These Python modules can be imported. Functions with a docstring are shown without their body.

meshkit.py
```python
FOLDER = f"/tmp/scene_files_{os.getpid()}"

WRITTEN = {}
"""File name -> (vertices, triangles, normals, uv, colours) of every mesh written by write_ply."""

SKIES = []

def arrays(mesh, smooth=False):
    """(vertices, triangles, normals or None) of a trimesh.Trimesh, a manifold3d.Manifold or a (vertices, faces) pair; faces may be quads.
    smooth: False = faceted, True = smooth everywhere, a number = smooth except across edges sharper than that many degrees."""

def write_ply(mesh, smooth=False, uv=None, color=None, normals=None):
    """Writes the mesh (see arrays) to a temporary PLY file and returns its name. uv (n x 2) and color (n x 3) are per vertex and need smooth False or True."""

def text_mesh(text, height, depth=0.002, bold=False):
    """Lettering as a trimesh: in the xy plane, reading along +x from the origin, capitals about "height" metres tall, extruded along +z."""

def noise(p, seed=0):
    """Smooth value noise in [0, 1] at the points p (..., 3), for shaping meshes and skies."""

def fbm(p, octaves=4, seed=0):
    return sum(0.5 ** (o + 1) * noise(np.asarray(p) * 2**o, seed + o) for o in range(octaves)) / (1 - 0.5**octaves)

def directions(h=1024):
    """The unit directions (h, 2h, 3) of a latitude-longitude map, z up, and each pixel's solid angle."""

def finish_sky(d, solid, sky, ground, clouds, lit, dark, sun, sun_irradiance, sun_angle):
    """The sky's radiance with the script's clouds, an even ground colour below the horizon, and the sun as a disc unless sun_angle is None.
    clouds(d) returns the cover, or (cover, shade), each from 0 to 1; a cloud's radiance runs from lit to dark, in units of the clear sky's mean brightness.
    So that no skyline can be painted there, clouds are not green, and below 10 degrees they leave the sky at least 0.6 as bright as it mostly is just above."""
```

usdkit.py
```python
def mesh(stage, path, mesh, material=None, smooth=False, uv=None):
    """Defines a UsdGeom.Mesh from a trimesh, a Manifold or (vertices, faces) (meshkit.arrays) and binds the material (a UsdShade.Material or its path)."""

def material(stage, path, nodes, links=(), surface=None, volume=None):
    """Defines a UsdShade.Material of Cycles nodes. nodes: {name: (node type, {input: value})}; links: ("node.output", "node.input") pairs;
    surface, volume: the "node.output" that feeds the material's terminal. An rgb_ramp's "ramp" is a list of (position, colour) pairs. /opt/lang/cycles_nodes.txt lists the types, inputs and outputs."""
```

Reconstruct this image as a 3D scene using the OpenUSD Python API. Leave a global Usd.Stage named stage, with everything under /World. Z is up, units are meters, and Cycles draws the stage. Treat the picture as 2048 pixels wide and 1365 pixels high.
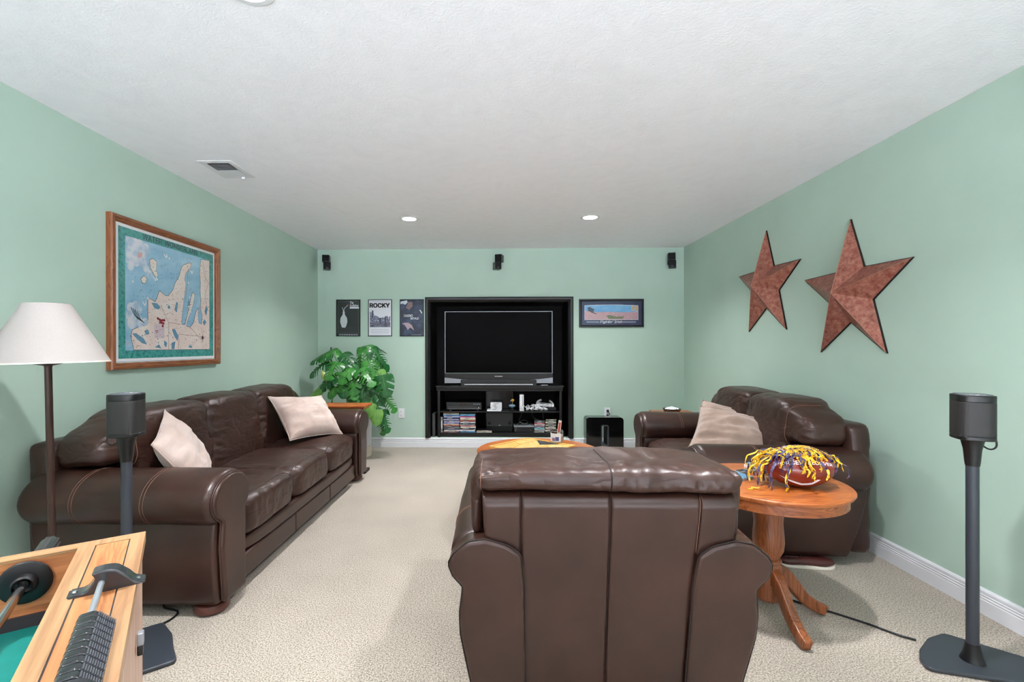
import math, random
import numpy as np
import trimesh, usdkit, meshkit
import manifold3d as m3
from manifold3d import Manifold, CrossSection
from shapely.geometry import Polygon, Point, LineString, box as sbox
from shapely import affinity
from shapely.ops import unary_union
from pxr import Usd, UsdGeom, UsdLux, UsdShade, Gf, Sdf

random.seed(7)
rng = np.random.default_rng(7)
stage = Usd.Stage.CreateInMemory()
UsdGeom.SetStageUpAxis(stage, UsdGeom.Tokens.z)
UsdGeom.SetStageMetersPerUnit(stage, 1.0)
UsdGeom.Xform.Define(stage, '/World')
stage.SetDefaultPrim(stage.GetPrimAtPath('/World'))
UsdGeom.Scope.Define(stage, '/World/Looks')

# ------------------------------------------------------------------ camera, light, exposure
CAM_F, CAM_CX, CAM_CY, CAM_YAW, CAM_PITCH, CAM_ROLL, CAM_H = 928.255, 977.05, 694.47, 0.0236, -0.0014, -0.0017, 1.2413
EXPOSURE = 0.62
LAMP_STRENGTH = 1100.0                 # each recessed lamp's lens
LAMP_COLOUR = (0.985, 0.98, 1.0)
DAY_STRENGTH = 0.4                   # overcast daylight through the glass doors behind the camera
SUN_STRENGTH = 11.5
DAY_COLOUR = (0.96, 0.985, 1.0)

cam = UsdGeom.Camera.Define(stage, '/World/camera')
AP = 36.0
cam.CreateHorizontalApertureAttr(AP)
cam.CreateVerticalApertureAttr(AP * 1365 / 2048)
cam.CreateFocalLengthAttr(AP * CAM_F / 2048)
cam.CreateHorizontalApertureOffsetAttr((1024 - CAM_CX) / 2048 * AP)
cam.CreateVerticalApertureOffsetAttr((CAM_CY - 682.5) / 2048 * AP)
cam.CreateClippingRangeAttr(Gf.Vec2f(0.05, 100))
cam.CreateExposureAttr(EXPOSURE)
cy_, sy_ = math.cos(CAM_YAW), math.sin(CAM_YAW)
fwd = np.array([-sy_ * math.cos(CAM_PITCH), cy_ * math.cos(CAM_PITCH), math.sin(CAM_PITCH)])
rgt = np.array([cy_, sy_, 0.0]); upv = np.cross(rgt, fwd)
rgt, upv = math.cos(CAM_ROLL) * rgt + math.sin(CAM_ROLL) * upv, -math.sin(CAM_ROLL) * rgt + math.cos(CAM_ROLL) * upv
cam.AddTransformOp().Set(Gf.Matrix4d(*[float(x) for x in (*rgt, 0, *upv, 0, *(-fwd), 0, 0, 0, CAM_H, 1)]))

dome = UsdLux.DomeLight.Define(stage, '/World/daylight')
dome.CreateColorAttr(Gf.Vec3f(*DAY_COLOUR)); dome.CreateIntensityAttr(DAY_STRENGTH)
sun = UsdLux.DistantLight.Define(stage, '/World/sun')            # high, from the side: lights the paving outside the doors, not the room
sun.CreateAngleAttr(0.53); sun.CreateNormalizeAttr(True); sun.CreateIntensityAttr(SUN_STRENGTH); sun.CreateColorAttr(Gf.Vec3f(0.94, 0.965, 1.07))
sun.AddRotateXYZOp().Set(Gf.Vec3f(-12, 35, 0))

# ------------------------------------------------------------------ room numbers (metres)
XL, XR, YB, YR, H = -2.2475, 2.2412, 5.694, -1.5, 2.44
BB = 0.1176                          # top of the baseboard

# ------------------------------------------------------------------ helpers: prims
used = {}
def uniq(parent, name):
    k = (parent, name); n = used.get(k, 0); used[k] = n + 1
    return f'{parent}/{name}' if n == 0 else f'{parent}/{name}_{n:03d}'
def path_of(p):
    return '/World' if p is None else (p if isinstance(p, str) else str(p.GetPath()))
def tag(p, label=None, cat=None, group=None, kind=None):
    for k, v in (('label', label), ('category', cat), ('group', group), ('kind', kind)):
        if v: p.SetCustomDataByKey(k, v)
    return p
def thing(name, label, cat, loc=(0, 0, 0), rotz=0.0, group=None, lean=None):
    x = UsdGeom.Xform.Define(stage, uniq('/World', name))
    x.AddTranslateOp().Set(Gf.Vec3d(*map(float, loc)))
    if rotz: x.AddRotateZOp().Set(float(rotz))
    if lean: x.AddRotateXYZOp().Set(Gf.Vec3f(*map(float, lean)))
    return tag(x.GetPrim(), label, cat, group)
def part(parent, name, mesh, mat, smooth=35, label=None, kind=None):
    m = usdkit.mesh(stage, uniq(path_of(parent), name), mesh, mat, smooth=smooth)
    return tag(m.GetPrim(), label, None, None, kind)
def single(name, mesh, mat, label, cat, group=None, smooth=35, kind=None):
    return tag(part(None, name, mesh, mat, smooth), label, cat, group, kind)
def struct(name, mesh, mat, smooth=False, parent=None, label=None):
    p = part(parent, name, mesh, mat, smooth)
    return tag(p, label, None, None, 'structure') if parent is None else p
def structx(name, label=None):
    x = UsdGeom.Xform.Define(stage, uniq('/World', name)).GetPrim()
    return tag(x, label, None, None, 'structure')

# ------------------------------------------------------------------ helpers: meshes
def T(m, t=(0, 0, 0), rx=0, ry=0, rz=0):
    m = m.copy() if isinstance(m, trimesh.Trimesh) else m
    for a, ax in ((rx, [1, 0, 0]), (ry, [0, 1, 0]), (rz, [0, 0, 1])):
        if a: m.apply_transform(trimesh.transformations.rotation_matrix(math.radians(a), ax))
    m.apply_translation(t); return m
def cat(ms): return trimesh.util.concatenate(list(ms))
def tm(man):
    q = man.to_mesh()
    return trimesh.Trimesh(np.array(q.vert_properties[:, :3], float), np.array(q.tri_verts), process=False)
def sharp(lo, hi):
    lo, hi = np.array(lo, float), np.array(hi, float)
    return T(trimesh.creation.box(hi - lo), (lo + hi) / 2)
def rbox(lo, hi, r=0.004, seg=2):
    """a box with rounded edges"""
    lo, hi = np.minimum(lo, hi).astype(float), np.maximum(lo, hi).astype(float)
    r = min(r, 0.49 * (hi - lo).min())
    pts = []
    for a in range(seg + 1):
        for b in range(seg + 1):
            th, ph = math.pi / 2 * a / seg, math.pi / 2 * b / seg
            pts.append((math.sin(th) * math.cos(ph), math.sin(th) * math.sin(ph), math.cos(th)))
    pts = np.array(pts); allp = []
    for sx in (-1, 1):
        for sy in (-1, 1):
            for sz in (-1, 1):
                s = np.array([sx, sy, sz]); c = np.where(s > 0, hi - r, lo + r)
                allp.append(c + pts * s * r)
    return tm(Manifold.hull_points(np.vstack(allp).astype(np.float32)))
def lathe(prof, n=32, t=(0, 0, 0)):
    return T(trimesh.creation.revolve(np.array(prof, float), sections=n), t)
def cyl(a, b, r, n=20, r2=None):
    a, b = np.array(a, float), np.array(b, float); L = np.linalg.norm(b - a)
    r2 = r if r2 is None else r2
    m = trimesh.creation.revolve(np.array([[0, 0], [r, 0], [r2, L], [0, L]]), sections=n)
    m.apply_transform(trimesh.geometry.align_vectors([0, 0, 1], (b - a) / L)); m.apply_translation(a); return m
def smooth_path(p, n=8):
    p = np.array(p, float)
    if len(p) < 3: return p
    q = np.vstack([2 * p[0] - p[1], p, 2 * p[-1] - p[-2]]); out = []
    for i in range(1, len(q) - 2):
        for t in np.arange(n) / n:
            a, b, c, d = q[i - 1:i + 3]
            out.append(0.5 * (2 * b + (c - a) * t + (2 * a - 5 * b + 4 * c - d) * t * t + (3 * b - a - 3 * c + d) * t ** 3))
    return np.vstack([out, p[-1:]])
def tube(p, r, n=8, closed=False):
    p = np.array(p, float); k = len(p); r = np.broadcast_to(np.asarray(r, float), (k,))
    tg = np.gradient(p, axis=0) if not closed else (np.roll(p, -1, 0) - np.roll(p, 1, 0))
    tg /= np.maximum(np.linalg.norm(tg, axis=1, keepdims=True), 1e-9)
    ref = np.array([0, 0, 1.0]) if abs(tg[0][2]) < 0.9 else np.array([1.0, 0, 0])
    u = np.cross(tg[0], ref); u /= np.linalg.norm(u); V = []
    for i in range(k):
        u = u - tg[i] * (u @ tg[i]); u /= max(np.linalg.norm(u), 1e-9); w = np.cross(tg[i], u)
        a = np.arange(n) / n * 2 * math.pi
        V.append(p[i] + r[i] * (np.cos(a)[:, None] * u + np.sin(a)[:, None] * w))
    V = np.vstack(V); F = []
    for i in range(k if closed else k - 1):
        j = (i + 1) % k
        for a in range(n):
            b = (a + 1) % n
            F += [[i * n + a, i * n + b, j * n + b], [i * n + a, j * n + b, j * n + a]]
    if not closed:
        V = np.vstack([V, p[:1], p[-1:]]); s, e = k * n, k * n + 1
        for a in range(n):
            b = (a + 1) % n; F += [[s, b, a], [e, (k - 1) * n + a, (k - 1) * n + b]]
    return trimesh.Trimesh(V, F, process=False)
def extr(poly, h):
    """polygon(s) in xy extruded up z"""
    gs = [g for g in getattr(poly, 'geoms', [poly]) if g.area > 1e-10]
    return cat(trimesh.creation.extrude_polygon(g, h, engine='earcut') for g in gs)
UP = np.array([[1, 0, 0, 0], [0, 0, -1, 0], [0, 1, 0, 0], [0, 0, 0, 1.0]])
def flat(poly, y=0.0, th=0.0006):
    """print or sheet in the xz plane that faces -y: back at -y, front at -y-th"""
    m = extr(poly, th); m.apply_transform(UP); m.apply_translation((0, -y, 0)); return m
def flat_text(s, h, x, z, y=0.0, th=0.0005, bold=False, sx=1.0, width=None, slant=0.0):
    m = meshkit.text_mesh(s, h, th, bold)
    m.apply_translation((-m.bounds[0][0], 0, 0))
    w = m.bounds[1][0]
    sx = width / w if width else sx
    m.vertices[:, 0] = m.vertices[:, 0] * sx + m.vertices[:, 1] * slant
    m.apply_transform(UP); m.apply_translation((x, -y, z)); return m
def frame_mesh(w, h, prof, x0=0.0, z0=0.0):
    """picture frame: profile points (inset from the outer edge, height towards the viewer), mitred around a w x h rectangle centred at x0,z0"""
    V, F = [], []; k = len(prof)
    for cx, cz in ((-1, -1), (1, -1), (1, 1), (-1, 1)):
        for d, y in prof: V.append((x0 + cx * (w / 2 - d), -y, z0 + cz * (h / 2 - d)))
    for c in range(4):
        e = (c + 1) % 4
        for i in range(k):
            j = (i + 1) % k
            F.append([c * k + i, e * k + i, e * k + j]); F.append([c * k + i, e * k + j, c * k + j])
    m = trimesh.Trimesh(V, F, process=False); m.fix_normals(); return m
def lap(m, it=10, lam=0.5):
    if it: trimesh.smoothing.filter_laplacian(m, lamb=lam, iterations=it, volume_constraint=False)
    return m
def soft(man, edge=0.025, it=10):
    return lap(tm(man.refine_to_length(edge)), it)
def mbox(lo, hi):
    lo, hi = np.array(lo, float), np.array(hi, float)
    return Manifold.cube((hi - lo).tolist()).translate(lo.tolist())
def sup(sx, sy, sz, n=5.0, N=18, nz=None):
    """puffed box: superellipsoid of the given full sizes"""
    b = trimesh.creation.box([2, 2, 2])
    V = []; F = []; o = 0
    g = np.linspace(-1, 1, N + 1)
    A, B = np.meshgrid(g, g, indexing='ij')
    for ax in range(3):
        for s in (-1, 1):
            P = np.zeros((N + 1, N + 1, 3)); P[..., ax] = s; P[..., (ax + 1) % 3] = A; P[..., (ax + 2) % 3] = B * s
            V.append(P.reshape(-1, 3))
            idx = np.arange((N + 1) ** 2).reshape(N + 1, N + 1) + o
            q = np.stack([idx[:-1, :-1], idx[1:, :-1], idx[1:, 1:], idx[:-1, 1:]], -1).reshape(-1, 4)
            F += [q[:, [0, 1, 2]], q[:, [0, 2, 3]]]; o += (N + 1) ** 2
    V = np.vstack(V); F = np.vstack(F)
    V = V / (np.abs(V) ** n).sum(1, keepdims=True) ** (1 / n)
    m = trimesh.Trimesh(V * np.array([sx, sy, sz]) / 2, F, process=False); m.merge_vertices(digits_vertex=6)
    return m
def puff(m, amp, scale, seed=0, ridge=False, mask=None, oct=3):
    """push vertices along their normals by smooth noise"""
    n = np.array(m.vertex_normals); f = meshkit.fbm(np.array(m.vertices) * np.array(scale) + 31.7 * (seed + 1), oct, seed)
    d = (1 - np.abs(2 * f - 1) * 2.2).clip(-1, 1) if ridge else (f - 0.5) * 2
    if mask is not None: d = d * mask(np.array(m.vertices))
    m.vertices = np.array(m.vertices) + n * (amp * d)[:, None]; return m
def slice_curve(mesh, ax, val, a0, a1, c, n=40, off=0.001):
    """where the plane axis=val cuts the mesh, as a path from angle a0 to a1 (degrees) about the centre c"""
    e = np.eye(3)[ax]; sg = trimesh.intersections.mesh_plane(mesh, e, e * val).reshape(-1, 3)
    o = [i for i in range(3) if i != ax]; d = sg[:, o] - np.array(c)
    an = np.degrees(np.arctan2(d[:, 1], d[:, 0])); r = np.linalg.norm(d, axis=1)
    k = np.argsort(an); an, r = an[k], r[k]; g = np.linspace(a0, a1, n)
    rr = np.interp((g + 180) % 360 - 180, np.r_[an[-1:] - 360, an, an[:1] + 360], np.r_[r[-1:], r, r[:1]]) + off
    P = np.full((n, 3), float(val)); P[:, o[0]] = c[0] + rr * np.cos(np.radians(g)); P[:, o[1]] = c[1] + rr * np.sin(np.radians(g)); return P
def resample(pts, step):
    pts = np.array(pts, float); q = np.vstack([pts, pts[:1]]); s = np.r_[0, np.cumsum(np.linalg.norm(np.diff(q, axis=0), axis=1))]
    k = max(8, int(s[-1] / step)); t = np.arange(k) / k * s[-1]
    return np.stack([np.interp(t, s, q[:, 0]), np.interp(t, s, q[:, 1])], 1)
def soft_extrude(poly, depth, r=0.02, step=0.018, steps=4, seg=0.05, round_poly=0.0):
    """closed outline in (a,b) extruded along c from 0 to depth with rounded rims; returns (a,b,c)"""
    if not isinstance(poly, Polygon): poly = Polygon(poly)
    if round_poly: poly = poly.buffer(-round_poly, quad_segs=6).buffer(2 * round_poly, quad_segs=6).buffer(-round_poly, quad_segs=6)
    P = resample(np.array(poly.exterior.coords)[:-1], step)
    if Polygon(P).exterior.is_ccw is False: P = P[::-1]
    tg = np.roll(P, -1, 0) - np.roll(P, 1, 0); tg /= np.linalg.norm(tg, axis=1, keepdims=True)
    nr = np.stack([tg[:, 1], -tg[:, 0]], 1)
    rings = []
    for i in range(steps + 1):
        a = math.pi / 2 * i / steps; rings.append((r * (1 - math.sin(a)), r * (1 - math.cos(a))))
    k = max(1, int((depth - 2 * r) / seg))
    cs = [(o, c) for o, c in rings] + [(0, r + (depth - 2 * r) * i / k) for i in range(1, k)] + [(o, depth - c) for o, c in rings[::-1]]
    V = np.vstack([np.c_[P - nr * o, np.full(len(P), c)] for o, c in cs]); n = len(P); F = []
    for i in range(len(cs) - 1):
        a = np.arange(n) + i * n; b = np.roll(np.arange(n), -1) + i * n
        F += [np.stack([a, b, b + n], 1), np.stack([a, b + n, a + n], 1)]
    cv, cf = trimesh.creation.triangulate_polygon(Polygon(P - nr * cs[0][0]), engine='earcut')
    for base, flip in ((0, True), ((len(cs) - 1) * n, False)):
        d = np.linalg.norm(cv[:, None, :] - (P - nr * cs[0][0])[None], axis=2).argmin(1)
        f = d[cf] + base; F.append(f[:, ::-1] if flip else f)
    m = trimesh.Trimesh(V, np.vstack(F), process=False); m.fix_normals(); return m
def perm(m, M, t=(0, 0, 0)):
    """axes: M rows say where (a,b,c) go"""
    m = m.copy(); A = np.eye(4); A[:3, :3] = np.array(M, float).T
    m.apply_transform(A); m.apply_translation(t)
    if np.linalg.det(A[:3, :3]) < 0: pass
    return m
def arc(cx, cy, rx, ry, a0, a1, n=24):
    a = np.radians(np.linspace(a0, a1, n)); return np.stack([cx + rx * np.cos(a), cy + ry * np.sin(a)], 1)

# ------------------------------------------------------------------ helpers: materials
def lin(c):
    c = np.array(c, float) / 255.0
    return tuple(np.where(c < 0.04045, c / 12.92, ((c + 0.055) / 1.055) ** 2.4))
mats = {}
def plain(name, rgb, rough=0.5, metal=0.0, spec=0.5, coat=0.0, **kw):
    if name not in mats:
        mats[name] = usdkit.material(stage, '/World/Looks/' + name, {'p': ('principled_bsdf', dict(base_color=lin(rgb), roughness=rough, metallic=metal, specular_ior_level=spec, coat_weight=coat, **kw))}, surface='p.BSDF')
    return mats[name]
def noisy(name, stops, scale=(10, 10, 10), detail=4, nrough=0.55, rough=0.5, metal=0.0, spec=0.5, bscale=None, bstr=0.3, bdist=0.002, distort=0.0, bdetail=3, coat=0.0, sheen=0.0, mix=None, kind='noise', **kw):
    """a base colour from noise in the object's own space, with a second noise as relief"""
    if name in mats: return mats[name]
    N = {'t': ('texture_coordinate', {}), 'm': ('mapping', {'scale': scale}),
         'n': ('noise_texture', {'scale': 1.0, 'detail': float(detail), 'roughness': nrough, 'distortion': distort}),
         'r': ('rgb_ramp', {'ramp': [(p, lin(c)) for p, c in stops]}),
         'p': ('principled_bsdf', dict(roughness=rough, metallic=metal, specular_ior_level=spec, coat_weight=coat, sheen_weight=sheen, **kw))}
    L = [('t.object', 'm.vector'), ('m.vector', 'n.vector'), ('n.fac', 'r.fac')]
    col = 'r.color'
    if mix:                                   # large soft variation on top: (scale, darkest, lightest)
        N['n2'] = ('noise_texture', {'scale': float(mix[0]), 'detail': 2.0}); N['r2'] = ('rgb_ramp', {'ramp': [(0.3, (mix[1],) * 3), (0.7, (mix[2],) * 3)]})
        N['x'] = ('mix', {'mix_type': 'multiply', 'fac': 1.0})
        L += [('t.object', 'n2.vector'), ('n2.fac', 'r2.fac'), ('r.color', 'x.color1'), ('r2.color', 'x.color2')]; col = 'x.color'
    L.append((col, 'p.base_color'))
    if bscale is not None:
        N['mb'] = ('mapping', {'scale': bscale if np.ndim(bscale) else (bscale,) * 3})
        N['nb'] = ('noise_texture', {'scale': 1.0, 'detail': float(bdetail), 'distortion': distort})
        N['b'] = ('bump', {'strength': bstr, 'distance': bdist})
        L += [('t.object', 'mb.vector'), ('mb.vector', 'nb.vector'), ('nb.fac', 'b.height'), ('b.normal', 'p.normal')]
    mats[name] = usdkit.material(stage, '/World/Looks/' + name, N, L, surface='p.BSDF')
    return mats[name]
def wood(name, light, mid, dark, axis='x', rough=0.35, fine=70.0, coat=0.15, wav=7.0):
    """oak-like grain running along an axis"""
    if name in mats: return mats[name]
    s = {'x': (0.9, 1, 1), 'y': (1, 0.9, 1), 'z': (1, 1, 0.9)}[axis]; k = 'xyz'.index(axis)
    broad = [wav] * 3; broad[k] = wav * 0.12
    pore = [fine * 3] * 3; pore[k] = fine * 0.12
    N = {'t': ('texture_coordinate', {}), 'm1': ('mapping', {'scale': tuple(broad)}), 'm2': ('mapping', {'scale': tuple(pore)}),
         'n1': ('noise_texture', {'scale': 1.0, 'detail': 3.0, 'distortion': 1.2}), 'w': ('math', {'math_type': 'multiply', 'value2': 9.0}), 'fr': ('math', {'math_type': 'pingpong', 'value2': 1.0}),
         'r1': ('rgb_ramp', {'ramp': [(0.0, lin(mid)), (0.5, lin(light)), (0.86, lin(mid)), (1.0, lin(np.array(mid) * .55 + np.array(dark) * .45))]}),
         'n2': ('noise_texture', {'scale': 1.0, 'detail': 3.0}), 'r2': ('rgb_ramp', {'ramp': [(0.36, (0.72, 0.70, 0.68)), (0.5, (1, 1, 1))]}),
         'x': ('mix', {'mix_type': 'multiply', 'fac': 0.75}), 'b': ('bump', {'strength': 0.12, 'distance': 0.001}),
         'p': ('principled_bsdf', dict(roughness=rough, coat_weight=coat, coat_roughness=0.25))}
    L = [('t.object', 'm1.vector'), ('m1.vector', 'n1.vector'), ('n1.fac', 'w.value1'), ('w.value', 'fr.value1'), ('fr.value', 'r1.fac'),
         ('t.object', 'm2.vector'), ('m2.vector', 'n2.vector'), ('n2.fac', 'r2.fac'), ('r1.color', 'x.color1'), ('r2.color', 'x.color2'), ('x.color', 'p.base_color'),
         ('n2.fac', 'b.height'), ('b.normal', 'p.normal')]
    mats[name] = usdkit.material(stage, '/World/Looks/' + name, N, L, surface='p.BSDF')
    return mats[name]
def emit(name, rgb, strength):
    mats[name] = usdkit.material(stage, '/World/Looks/' + name, {'e': ('emission', {'color': rgb, 'strength': strength})}, surface='e.emission')
    return mats[name]

# ------------------------------------------------------------------ materials
WALL = noisy('wall_paint', [(0.3, (181, 206, 192)), (0.7, (185, 210, 196))], scale=(3, 3, 3), rough=0.55, spec=0.35, bscale=220, bstr=0.12, bdist=0.001)
CEIL = noisy('ceiling_texture', [(0.3, (244, 245, 250)), (0.7, (249, 250, 255))], scale=(4, 4, 4), rough=0.85, spec=0.2, bscale=(34, 34, 34), bstr=0.32, bdist=0.005, distort=2.2, bdetail=4)
CARPET = noisy('carpet', [(0.34, (58, 50, 44)), (0.43, (128, 117, 104)), (0.52, (182, 172, 159)), (0.64, (216, 207, 194))], scale=(165, 165, 165), detail=4, nrough=0.85, rough=0.95, spec=0.1, bscale=300, bstr=0.3, bdist=0.003, mix=(2.2, 0.86, 1.0), sheen=0.2)
TRIM = plain('trim_white', (226, 228, 233), 0.4)
WHITE = plain('white_plastic', (232, 234, 238), 0.35)
BLACK = plain('black_plastic', (16, 17, 20), 0.35)
GLOSS = plain('black_gloss', (9, 10, 12), 0.08, spec=0.6)
MATTE = plain('black_matte', (14, 15, 17), 0.7, spec=0.25)
BLACKWOOD = noisy('black_lacquer_wood', [(0.3, (9, 10, 12)), (0.7, (14, 15, 18))], scale=(6, 6, 40), rough=0.38, bscale=(10, 10, 300), bstr=0.1, bdist=0.001)
CHAR = plain('charcoal_metal', (50, 55, 63), 0.45, metal=0.0, spec=0.5)
SILVER = plain('silver_plastic', (150, 155, 163), 0.35, metal=0.4)
CHROME = plain('chrome_rod', (205, 208, 212), 0.16, metal=1.0)
LEATHER = noisy('brown_leather', [(0.3, (49, 28, 22)), (0.7, (62, 38, 30))], scale=(5, 5, 5), detail=5, rough=0.36, spec=0.5, bscale=210, bstr=0.25, bdist=0.0012, bdetail=4, mix=(2.5, 0.85, 1.0))
LEATHERW = usdkit.material(stage, '/World/Looks/creased_leather', {'t': ('texture_coordinate', {}), 'n': ('noise_texture', {'scale': 5.0, 'detail': 5.0}), 'r': ('rgb_ramp', {'ramp': [(0.3, lin((49, 28, 22))), (0.7, lin((62, 38, 30)))]}),
    'f': ('noise_texture', {'scale': 210.0, 'detail': 4.0}), 'm': ('mapping', {'scale': (5.0, 5.0, 11.0)}), 'w': ('noise_texture', {'scale': 1.0, 'detail': 2.0, 'distortion': 0.5}), 'rw': ('rgb_ramp', {'ramp': [(0.0, (1, 1, 1)), (0.42, (.62, .62, .62)), (0.5, (0, 0, 0)), (0.58, (.62, .62, .62)), (1.0, (1, 1, 1))]}),
    'b1': ('bump', {'strength': 0.28, 'distance': 0.012}), 'b2': ('bump', {'strength': 0.25, 'distance': 0.0012}), 'p': ('principled_bsdf', {'roughness': 0.4})},
    [('t.object', 'n.vector'), ('n.fac', 'r.fac'), ('r.color', 'p.base_color'), ('t.object', 'f.vector'), ('t.object', 'm.vector'), ('m.vector', 'w.vector'), ('w.fac', 'rw.fac'), ('rw.color', 'b1.height'), ('b1.normal', 'b2.normal'), ('f.fac', 'b2.height'), ('b2.normal', 'p.normal')], surface='p.BSDF')
THREAD = plain('tan_thread', (122, 88, 72), 0.6)
DARKSEAM = plain('dark_seam', (30, 20, 17), 0.7)
SUEDE = noisy('beige_suede', [(0.25, (186, 160, 148)), (0.5, (206, 184, 174)), (0.75, (216, 198, 189))], scale=(7, 7, 7), detail=4, rough=0.9, spec=0.15, bscale=120, bstr=0.2, bdist=0.0015, sheen=0.5)
SUEDE2 = noisy('taupe_suede', [(0.25, (150, 127, 114)), (0.5, (172, 149, 136)), (0.75, (186, 166, 154))], scale=(7, 7, 7), detail=4, rough=0.9, spec=0.15, bscale=120, bstr=0.2, bdist=0.0015, sheen=0.5)
OAK_X = wood('honey_oak_x', (186, 108, 52), (166, 88, 40), (112, 54, 22), 'x')
OAK_Z = wood('honey_oak_z', (152, 88, 50), (126, 68, 36), (80, 42, 22), 'z', wav=14)
OAKAP = wood('honey_oak_apron', (172, 100, 54), (144, 76, 40), (90, 48, 26), 'x', wav=10)
CHERRY = wood('cherry_x', (196, 110, 58), (172, 88, 44), (120, 58, 30), 'x')
LOAK = wood('light_oak_x', (180, 140, 98), (168, 126, 86), (142, 102, 66), 'x', rough=0.42, fine=50)
LOAKY = wood('light_oak_y', (180, 140, 98), (168, 126, 86), (142, 102, 66), 'y', rough=0.42, fine=50)
BURL = wood('burl_strip', (196, 134, 84), (182, 116, 68), (144, 80, 44), 'x', rough=0.4, fine=22, wav=16)
ORANGE = wood('inner_oak_y', (196, 128, 80), (176, 108, 62), (128, 70, 38), 'y', rough=0.45, fine=40, wav=9)
FRAMEOAK = wood('frame_oak_x', (156, 96, 58), (130, 74, 42), (88, 48, 28), 'x', wav=20)
FRAMEOAKZ = wood('frame_oak_z', (156, 96, 58), (130, 74, 42), (88, 48, 28), 'z', wav=20)
RUST = noisy('rusty_tin', [(0.30, (112, 54, 40)), (0.42, (150, 86, 72)), (0.58, (178, 118, 102)), (0.75, (198, 154, 128))], scale=(34, 34, 34), detail=6, nrough=0.75, rough=0.38, metal=0.3, bscale=70, bstr=0.4, bdist=0.003, mix=(7, .82, 1.0))
LINEN = noisy('linen_shade', [(0.3, (168, 162, 158)), (0.7, (172, 166, 162))], scale=(200, 200, 200), rough=0.9, spec=0.1, bscale=400, bstr=0.1, bdist=0.001)
BRONZE = plain('bronze_brown', (66, 46, 40), 0.4, metal=0.3)
GRILLE = noisy('speaker_grille', [(0.4, (30, 29, 30)), (0.6, (42, 40, 41))], scale=(700, 700, 700), rough=0.5, bscale=900, bstr=0.25, bdist=0.001)
def leafmat(name, a, b):
    if name in mats: return mats[name]
    mats[name] = usdkit.material(stage, '/World/Looks/' + name, {'t': ('texture_coordinate', {}), 'n': ('noise_texture', {'scale': 14.0, 'detail': 3.0}), 'r': ('rgb_ramp', {'ramp': [(0.3, lin(a)), (0.7, lin(b))]}),
        'p': ('principled_bsdf', {'roughness': 0.32, 'specular_ior_level': 0.5}), 'tr': ('translucent_bsdf', {}), 'm': ('mix_closure', {'fac': 0.22})},
        [('t.object', 'n.vector'), ('n.fac', 'r.fac'), ('r.color', 'p.base_color'), ('r.color', 'tr.color'), ('p.BSDF', 'm.closure1'), ('tr.BSDF', 'm.closure2')], surface='m.closure')
    return mats[name]
GREENS = [leafmat('leaf_deep', (22, 84, 38), (40, 112, 54)), leafmat('leaf_mid', (40, 112, 44), (76, 152, 66)), leafmat('leaf_light', (92, 150, 66), (134, 184, 92))]
STEM = plain('stem_green', (104, 146, 78), 0.5)
GLASS = usdkit.material(stage, '/World/Looks/clear_glass', {'p': ('principled_bsdf', {'base_color': (0.95, 0.97, 0.97), 'roughness': 0.03, 'transmission_weight': 1.0, 'ior': 1.3})}, surface='p.BSDF')
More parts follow.
